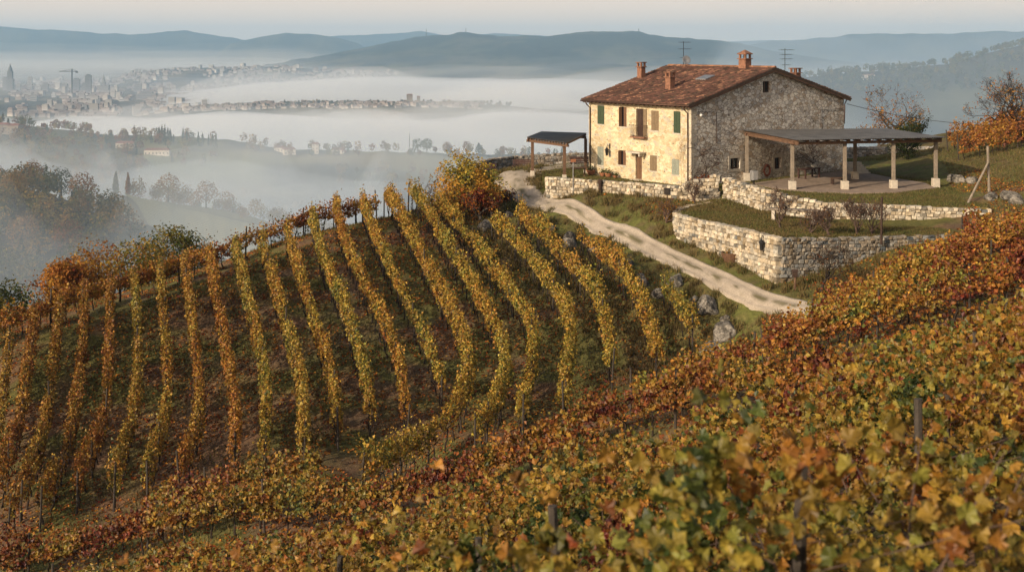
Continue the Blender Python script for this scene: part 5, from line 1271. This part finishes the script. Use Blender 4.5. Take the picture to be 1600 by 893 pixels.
def far_tree(name, label, px, d, h, w_, n, leaf, tone, dim, kind='round', group=None, seed=0):
    b = far_pt(px, d); t = thing(name, label, 'tree', b, 0, group); g = np.random.default_rng(seed)
    v, f, c = blob_tree(g, (0, 0, 0), h, w_, n, leaf, tone, dim, kind); np_obj('crown', v, [f], M['leaf_far'], c, t)
    MB().tube([(0, 0, -1), (0, 0, h * .6)], [h * .035, h * .015], 6).build('trunk', M['bark'], t); return t
SUB = ['left group, tallest', 'left group, second', 'left group, third', 'left group, fourth', 'left group, right hand', 'left group, short broad one', 'middle pair, left', 'middle pair, right', 'right group, leftmost', 'right group, second', 'right group, dense third', 'right group, fourth', 'right group, rightmost']
for i, (px, h) in enumerate([(248.5, 16), (253, 17), (257.5, 18), (262, 16), (266.5, 13), (271, 9), (286, 16), (291.5, 13), (310, 14), (316.5, 14), (326, 12), (332, 13), (337.5, 14)]):
    far_tree('cypress', f'dark slender cypress on the misty ridge, {SUB[i]}', px, 1150, h, h * .13, 160, 1.1, 1.0, .5, 'cypress', 'cypresses on the misty ridge', 600 + i)
BT = [(52, 256, 'feathery bare tree at the crest of the left wood', .45, 9), (128, 266, 'rusty round tree on the crest of the left wood', .38, 11), (96, 262, 'dark conifer among the crest trees of the left wood', .95, 9), (105, 330, 'reddish crown in the middle of the left wood', .28, 11),
      (112, 350, 'green crown in the middle of the left wood', .9, 12), (35, 330, 'orange crown low in the left wood', .42, 11), (150, 350, 'yellow crown at the right of the left wood', .6, 10), (22, 290, 'golden crown near the left edge of the wood', .5, 10), (195, 375, 'pale olive crown at the lower right of the left wood', .7, 9)]
for i, (px, py, lab, tone, h) in enumerate(BT):
    d = 436 - (py - 262) * .9; far_tree('autumn_tree', lab, px, d, h + 3, h * .48, 700, .55, tone + .08, .5, 'round', 'single trees of the left wood', 640 + i)
for i, (px, d, h, tone, lab) in enumerate([(181, 632, 13, .98, 'dark cypress at the upper corner of the striped field'), (263, 660, 16, .5, 'bare spreading tree on the upper edge of the striped field'), (322, 660, 15, .45, 'brown tree on the upper edge of the striped field, right part'), (200, 640, 12, .5, 'thin tree right of the dark cypress by the field'),
        (652, 1180, 14, .98, 'dark tree on the far ridge right of the mast'), (667, 1180, 14, .96, 'second dark tree on the far ridge right of the mast'), (698, 1190, 12, .45, 'brown tree clump on the far ridge, left'), (730, 1190, 12, .4, 'brown tree clump on the far ridge, right'), (748, 1190, 12, .98, 'dark pointed tree at the right of the far ridge clumps'), (39, 1120, 18, .97, 'dark rounded tree beside the two houses at the left edge')]):
    far_tree('cypress' if 'cypress' in lab or 'pointed' in lab else 'autumn_tree', lab, px, d, h, h * (.16 if 'cypress' in lab else .42), 420, .9, tone, .6, 'cypress' if 'cypress' in lab or 'pointed' in lab else 'round', None, 660 + i)
def wood(name, label, spots, hr, n, leaf, tone, dim, seed, tv=.3):
    g = np.random.default_rng(seed); parts = []
    for (px, d) in spots:
        h = g.uniform(*hr); tn = tone + tv * (g.random() - .5) * 2; k = 'cypress' if g.random() < .12 else 'round'
        parts.append(blob_tree(g, far_pt(px, d), h, h * (.36 if k == 'round' else .2), n, leaf, .97 if k != 'round' else tn, dim * g.uniform(.6, 1.2), k))
    V, Fc, Cc = join(parts); tag(np_obj(name, V, Fc, M['leaf_far'], Cc), label, 'woodland', kind='stuff')
g = np.random.default_rng(5)
wood('left_wood', 'misty autumn woodland covering the near hill at the left', [(g.uniform(-60, 190 + (440 - d) * .8), d) for d in g.uniform(300, 450, 430)], (6, 12), 90, .75, .76, .5, 1, .26)
for k in range(70):                                             # the tree line above the striped field, tree by tree
    d = g.uniform(640, 700); px = g.uniform(205, 520); h = g.uniform(6, 13)
    v, f, c = blob_tree(g, (0, 0, 0), h, h * .4, 170, .75, .62 + .3 * (g.random() - .5), g.uniform(.35, .75), 'round')
    o_ = np_obj('hedge_tree', v, [f], M['leaf_far'], c); o_.location = far_pt(px, d); tag(o_, 'small hazy autumn tree in the line along the upper edge of the striped field', 'tree', 'tree line above the striped field')
wood('ridge_wood', 'hazy trees scattered over the village ridge', [(g.uniform(-40, 900), g.uniform(1130, 1200)) for _ in range(150)] + [(g.uniform(-40, 340), g.uniform(1040, 1200)) for _ in range(90)] + [(g.uniform(-40, 230), g.uniform(950, 1150)) for _ in range(140)] + [(g.uniform(520, 720), g.uniform(900, 1080)) for _ in range(60)], (5, 11), 60, 1.4, .62, .6, 3)
wood('valley_wood', 'pale trees in the mist below the village ridge', [(g.uniform(130, 720), g.uniform(720, 960)) for _ in range(150)], (5, 10), 60, 1.2, .6, .7, 4)
wood('right_wood', 'blue hazy woodland on the hill at the right', [(g.uniform(1250, 1640), g.uniform(2150, 2560)) for _ in range(420)], (9, 17), 40, 3.0, .84, .4, 6, .12)
wood('town_trees', 'trees between the houses of the far town', [(g.uniform(300, 800), g.uniform(3250, 3420)) for _ in range(160)], (8, 14), 24, 4.0, .8, .5, 7)

# ------------------------------------------------------------------ far houses, city and masts
M['far_wall'] = mat_plain('far_plaster', (.62, .55, .46), .9, .1, .3, 0); M['far_roof'] = mat_plain('far_tiles', (.22, .09, .055), .9, .2, .5, 0); M['far_pane'] = mat_plain('far_window', (.05, .05, .055), .4, .1, .5, 0)
def far_house(label, px, d, w_, dp, h, rz=0.2, dim=None, hip=1.6, group='houses on the misty ridge'):
    b = far_pt(px, d); t = thing('far_house', label, 'house', b, rz, group)
    MB().box(-w_/2, w_/2, -dp/2, dp/2, -3, h).build('wall', dim or M['far_wall'], t); e = .6
    MB().add([(-w_/2-e,-dp/2-e,h),(w_/2+e,-dp/2-e,h),(w_/2+e,dp/2+e,h),(-w_/2-e,dp/2+e,h),(-w_/2*.8,0,h+hip),(w_/2*.8,0,h+hip)], [(3,2,1,0),(0,1,5,4),(2,3,4,5),(1,2,5),(3,0,4)]).build('roof', M['far_roof'], t)
    n = max(2, int(w_ / 3))
    for lv in range(max(1, int(h / 3))):
        for i in range(n):
            x = -w_/2 + w_ * (i + .5) / n; MB().box(-.55, .55, -.06, .0, 0, 1.5).build('window', M['far_pane'], t, loc=(x, -dp/2 - .01, 1 + lv * 3))
    return t
far_house('white house with red roof left of the pale tower house', 452, 1150, 11, 9, 5, .3)
far_house('narrow tall pale house with red roof on the ridge', 493, 1150, 6, 6, 9, .1)
far_house('low house with reddish roof at the left of the white house', 438, 1165, 9, 8, 4, -.2)
far_house('small pink house alone in the misty field', 334, 900, 6.5, 6, 4.2, .3)
far_house('long low pink farmhouse on the slope below the cypresses', 246, 1090, 22, 9, 4.5, .1)
far_house('pale low house among trees at the left of the farmhouse', 196, 1110, 16, 8, 4, .1)
far_house('grey villa at the very left edge of the ridge', 4, 1110, 13, 10, 8, .1, M['wood_grey'])
far_house('brown villa beside the dark tree near the left edge', 21, 1110, 14, 10, 8, -.1, M['wood_grey'])
far_house('low red roofed house at the right of the tower house', 528, 1160, 12, 8, 4, .1)
far_house('white house alone high on the blue hill at the right', 1356, 2300, 22, 14, 8, .2, group='houses on the right hill')
M['city'] = mat_attr('city_plaster', .9, .05, .15, 0, .1)
rc = np.random.default_rng(77); V = []; Fc = []; C = []; o = 0
bf = [(3,2,1,0),(4,5,6,7),(0,1,5,4),(1,2,6,5),(2,3,7,6),(3,0,4,7)]
def city_box(px, d, w_, dp, h, col):
    global o
    x, y, z = (px - 800) / F * d, d, float(far_z(np.array([px]), np.array([d]))[0]); a = rc.uniform(-.5, .5); ca, sa = math.cos(a), math.sin(a)
    for zz in (z - 3, z + h):
        for i, j in ((-1, -1), (1, -1), (1, 1), (-1, 1)): V.append((x + (i*w_*ca - j*dp*sa)/2, y + (i*w_*sa + j*dp*ca)/2, zz)); C.append(col if zz == z - 3 else (np.array([.19, .135, .11]) if h < 16 else np.array([.3, .28, .26])))
    for f in bf: Fc.append([k + o for k in f])
    o += 8
for _ in range(3300):
    d = rc.uniform(3350, 6900); px = rc.uniform(-40, 330 + (d - 3400) * .09) if d > 3900 else rc.uniform(-40, 330)
    dens = fbm(np.array([px / 40]), np.array([d / 700]), 5, 3)[0]
    if dens < .40: continue
    g_ = rc.uniform(.25, .65); city_box(px, d, rc.uniform(9, 26), rc.uniform(9, 20), rc.choice([7, 9, 10, 12, 15, 20, 28], p=[.25, .22, .2, .15, .1, .05, .03]), np.array([g_ * 1.03, g_ * .97, g_ * .88]))
tag(np_obj('city_buildings', np.array(V), [np.array(Fc)], M['city'], np.array(C)), 'pale mass of city houses on the plain beyond the fog', 'city', kind='stuff')
V = []; Fc = []; C = []; o = 0
for _ in range(520):
    d = rc.uniform(3230, 3440); px = 290 + 460 * rc.random() ** 1.25; g_ = rc.uniform(.3, .75); city_box(px, d, rc.uniform(7, 15), rc.uniform(7, 12), rc.choice([5, 6, 8, 10]), np.array([g_ * 1.03, g_ * .97, g_ * .88]))
tag(np_obj('town_buildings', np.array(V), [np.array(Fc)], M['city'], np.array(C)), 'small houses of the low town strip between two banks of fog', 'town', kind='stuff')
def tower(label, px, ytop, ybot, wpx, d=5200, col=.3, kind='box'):
    z0 = float(far_z(np.array([float(px)]), np.array([float(d)]))[0]); x = (px - 800) / F * d; zt = ZC - (ytop - YH) / F * d; w_ = wpx / F * d; h = zt - z0
    t = thing('city_tower', label, 'tower', (x, d, z0), .1, 'towers of the far city'); mb = MB(); mb.col = (col, col * .97, col * .93)
    if kind == 'spire':
        mb.box(-w_/2, w_/2, -w_/2, w_/2, -5, h * .45).box(-w_*.36, w_*.36, -w_*.36, w_*.36, h*.45+.1, h*.72).build('shaft', M['city'], t); mb = MB(); mb.col = (col, col, col)
        mb.lathe((0, 0, 0), [(w_*.36, h*.72 + .2), (w_*.3, h*.8), (w_*.12, h*.9), (w_*.04, h*.97), (.3, h)], 8).build('spire', M['city'], t)
    elif kind == 'church':
        mb.box(-w_*1.4, w_*1.4, -w_, w_, -5, h * .42).build('nave', M['city'], t); mb = MB(); mb.col = (col,)*3; mb.box(-w_*.35, w_*.35, -w_*.35, w_*.35, h*.42+.1, h*.66).build('shaft', M['city'], t)
        mb = MB(); mb.col = (col,)*3; mb.lathe((0, 0, 0), [(w_*.42, h*.66 + .2), (w_*.1, h*.9), (.4, h)], 8).build('spire', M['city'], t)
    elif kind == 'mast': mb.tube([(0, 0, -5), (0, 0, h)], [w_/2, w_/4], 6).build('shaft', M['city'], t)
    else:
        mb.box(-w_/2, w_/2, -w_*.35, w_*.35, -5, h).build('shaft', M['city'], t); mb = MB(); mb.col = (col*.75,)*3; mb.box(-w_*.3, w_*.3, -w_*.2, w_*.2, h + .1, h + 5).build('plant_room', M['city'], t)
        mb = MB(); mb.col = (.10, .10, .11)
        for k in range(int(h / 7)): mb.box(-w_*.46, w_*.46, -w_*.35 - .4, -w_*.35 - .05, 4 + k*7, 7 + k*7)
        if mb.v: mb.build('windows', M['city'], t)
    return t
tower('tall dark tower with pointed top, tallest of the city skyline at the left edge', 16, 99, 140, 10, 5200, .14, 'spire')
for px, yt, w_, lab, c in [(8, 122, 7, 'slab block left of the pointed tower', .25), (47, 121, 6, 'pale narrow tower right of the pointed tower', .4), (60, 134, 8, 'pale block half way to the crane', .55), (71, 131, 9, 'dark block beside the pale block', .2), (84, 146, 6, 'short white tower below the dark block', .6),
        (101, 131, 9, 'grey block left of the crane', .25), (119, 124, 11, 'wide dark tower behind the crane', .17), (131, 131, 6, 'lower dark block right of the crane', .2), (138, 118, 9, 'tall dark flat topped tower right of the crane', .15), (215, 133, 11, 'dark block left of the low long building', .2), (29, 132, 6, 'slim grey block near the left edge', .3),
        (53, 150, 10, 'low grey slab in the foreground of the city', .3), (190, 154, 7, 'white tower in front of the long building', .6), (272, 134, 6, 'pale block at the right of the city', .45), (294, 133, 5, 'white tower at the right end of the city', .6)]:
    tower(lab, px, yt, 0, w_, (5000 if yt < 141 else 4550 if yt < 149 else 4150) + (px * 37 % 300), c)
tower('wide blue grey low building, the longest in the city', 230, 146, 0, 29, 4500, .2)
tower('church with dark needle spire in the city', 162, 116, 0, 6, 5000, .2, 'church')
tower('thin chimney mast standing over the right of the city', 220, 106, 0, 1.6, 5400, .3, 'mast')
t = thing('tower_crane', 'tower crane over the city with its long arm to the left', 'crane', ((112.5 - 800) / F * 4600, 4600, float(far_z(np.array([112.5]), np.array([4600.]))[0])), 0)
h = ZC - (111 - YH) / F * 4600 - t.location.z; mb = MB(); mb.box(-2, 2, -2, 2, -4, h + 8).build('mast', M['metal_dark'], t); mb = MB(); mb.box(-48, 22, -1.6, 1.6, h - 3, h).box(14, 22, -3, 3, h - 7, h - 3.1).build('jib', M['metal_dark'], t); MB().beam((0, 0, h + 8), (-36, 0, h), .9, .9).beam((0, 0, h + 8), (18, 0, h), .9, .9).build('tie', M['metal_dark'], t)
for px, d, yt, lab, grp in [(640, 1190, 208, 'thin lattice mast rising from the far ridge', None), (666, 8500, 45, 'aerial mast on the hill top, left', 'masts on the hill tops'), (728, 8500, 44, 'aerial mast on the highest hill top', 'masts on the hill tops'), (998, 8500, 44, 'aerial mast on the hill top above the farmhouse roof', 'masts on the hill tops')]:
    b = far_pt(px, d); h = ZC - (yt - YH) / F * d - b[2]; t = thing('radio_mast', lab, 'mast', b, 0, grp); MB().tube([(0, 0, -2), (0, 0, h)], [.00035 * d, .00018 * d], 5).build('mast', M['metal_dark'], t)
far_house('dark square tower house on the town strip above the fog', 640, 3330, 16, 14, 26, .1, M['wood_grey'], group='big houses of the town strip'); far_house('second dark tower house on the town strip, slimmer', 654, 3330, 9, 9, 20, .1, M['wood_grey'], group='big houses of the town strip')

# ------------------------------------------------------------------ fog banks: closed lens-shaped bodies of even density
def fog_bank(name, label, px0, px1, d0, d1, ztop, zbot, dens, seed, color=(.93, .965, 1), bumps=.5, topfn=None, nu=70, nd=40):
    uu = np.linspace(0, 1, nu); vv = np.linspace(0, 1, nd); A, B = np.meshgrid(uu, vv)
    PX = px0 + (px1 - px0) * A; DD = d0 * (d1 / d0) ** B; X = (PX - 800) / F * DD
    e = np.clip(np.minimum(np.minimum(A, 1 - A) / .16, np.minimum(B, 1 - B) / .22), 0, 1); e = np.sin(e * np.pi / 2) ** 1.2
    nz = fbm(X / (DD * .12), DD / (d0 * .22), seed, 4); e2 = np.clip(e * (1 - bumps + bumps * 2 * nz), 0, 1.6)
    zt = (topfn(PX, DD) if topfn else ztop); T = zbot + (zt - zbot) * e2 + .02 * 0; Bt = np.full_like(T, zbot) - .5 - 1.0 * 0
    rim = (A == 0) | (A == 1) | (B == 0) | (B == 1); T = np.where(rim, zbot, T + .5)
    Vt = np.stack([X.ravel(), DD.ravel(), T.ravel()], -1); Vb = np.stack([X.ravel(), DD.ravel(), Bt.ravel()], -1); m = nu * nd
    i = np.arange(nd - 1)[:, None] * nu + np.arange(nu - 1)[None]; qt = np.stack([i, i + 1, i + nu + 1, i + nu], -1).reshape(-1, 4); qb = qt[:, ::-1] + m
    ring = np.r_[np.arange(nu), np.arange(1, nd) * nu + nu - 1, (nd - 1) * nu + np.arange(nu - 2, -1, -1), np.arange(nd - 2, 0, -1) * nu]; nx_ = np.roll(ring, -1)
    qs = np.stack([ring, ring + m, nx_ + m, nx_], -1)
    ob = np_obj(name, np.vstack([Vt, Vb]), [qt, qb, qs], mat_volume(name + '_air', color, dens), smooth=True)
    return tag(ob, label, 'fog', kind='stuff')
for k, (dz_, dn, bp) in enumerate([(8, .0010, 1.0), (-6, .0022, .8), (-18, .0075, .5)]): fog_bank('fog_bank', f'{["thin wispy top", "middle", "dense white body"][k]} of the sea of fog behind the village ridge', -900, 1500, 1450, 2750, -128, -196, dn, 1 + 20 * k, bumps=bp, topfn=lambda p, d, dz_=dz_: np.interp(p, [-900, 0, 150, 300, 500, 1500], [-130, -130, -126, -116, -110, -110]) + dz_)
for k, (zt_, dn, bp) in enumerate([(-112, .0009, 1.0), (-134, .005, .6)]): fog_bank('fog_bank', f'{["wispy top", "dense body"][k]} of the bank of white fog behind the town strip', 210, 1700, 3560, 5000, zt_, -198, dn, 2 + 20 * k, bumps=bp)
for k, (zt_, dn) in enumerate([(0, .00004), (-40, .00008), (-80, .00014), (-115, .0002)]): fog_bank('fog_bank', f'{["highest thin", "second thin", "third", "lowest"][k]} veil of pale mist under the far mountains at the left', -900, 640, 6600, 12500, zt_, -196, dn, 3 + 20 * k, bumps=.5, color=(1, .97, .93))
for k, (zt_, dn) in enumerate([(-60, .00004), (-95, .00007), (-122, .0002)]): fog_bank('fog_bank', f'{["highest thin", "middle", "lowest dense"][k]} layer of pale mist at the foot of the main hill', 300, 1700, 4700, 7800, zt_, -198, dn, 4 + 20 * k, bumps=.6)
for k, (zt_, dn) in enumerate([(-85, .00010), (-130, .00018)]): fog_bank('fog_bank', f'{["upper", "lower"][k]} layer of thin smoke-blue haze hanging over the city', -800, 760, 3250, 6900, zt_, -198, dn, 9 + 20 * k, bumps=.5, color=(.86, .92, 1))
fog_bank('fog_bank', 'low mist drifting in the valley before the village ridge', -500, 900, 640, 1060, -66, -140, .0030, 5, color=(.82, .91, 1), bumps=.6, topfn=lambda p, d: np.interp(p, [-500, 0, 200, 420, 600, 900], [-66, -66, -72, -84, -88, -92]))
fog_bank('fog_bank', 'thin mist rising behind the near vineyard crest', -700, 760, 170, 430, -22, -112, .0022, 6, color=(.74, .87, 1), bumps=.45)
fog_bank('fog_bank', 'mist behind the left wood and the striped field', 60, 1000, 480, 620, -66, -125, .0011, 7, color=(.80, .90, 1), bumps=.5)
fog_bank('fog_bank', 'thin blue grey mist lying over the whole near valley', -1000, 1700, 190, 1420, -38, -150, .0007, 8, color=(.70, .85, 1), bumps=.25)
for k, (a_, b_, d0_, d1_, zt_, zb_, dn) in enumerate([(120, 470, 860, 1010, -66, -92, .002), (560, 860, 880, 1060, -78, -104, .003), (-120, 210, 520, 640, -44, -80, .0028), (330, 640, 700, 830, -84, -110, .0025), (250, 640, 1260, 1420, -86, -112, .002), (640, 930, 1300, 1480, -92, -118, .0025)]):
    fog_bank('fog_bank', f'ragged wisp of mist {["before the cypress ridge", "before the far mast", "behind the left wood", "low in the valley middle", "curling over the village ridge", "curling over the ridge behind the mast"][k]}', a_, b_, d0_, d1_, zt_, zb_, dn, 60 + k, color=(.86, .93, 1), bumps=1.0)
fog_bank('fog_bank', 'thin blue mist in the valley behind the farmhouse, before the hill at the right', 1000, 2100, 600, 2150, 30, -196, .0004, 71, color=(.62, .80, 1), bumps=.3)
# the even haze of the whole air
mb = MB(); mb.box(-16000, 16000, -60, 17700, -217, 275)
hz = mb.build('haze', mat_volume('morning_haze', (.44, .71, 1.0), .000085)); tag(hz, 'pale blue morning haze over the whole valley', 'haze', kind='stuff')
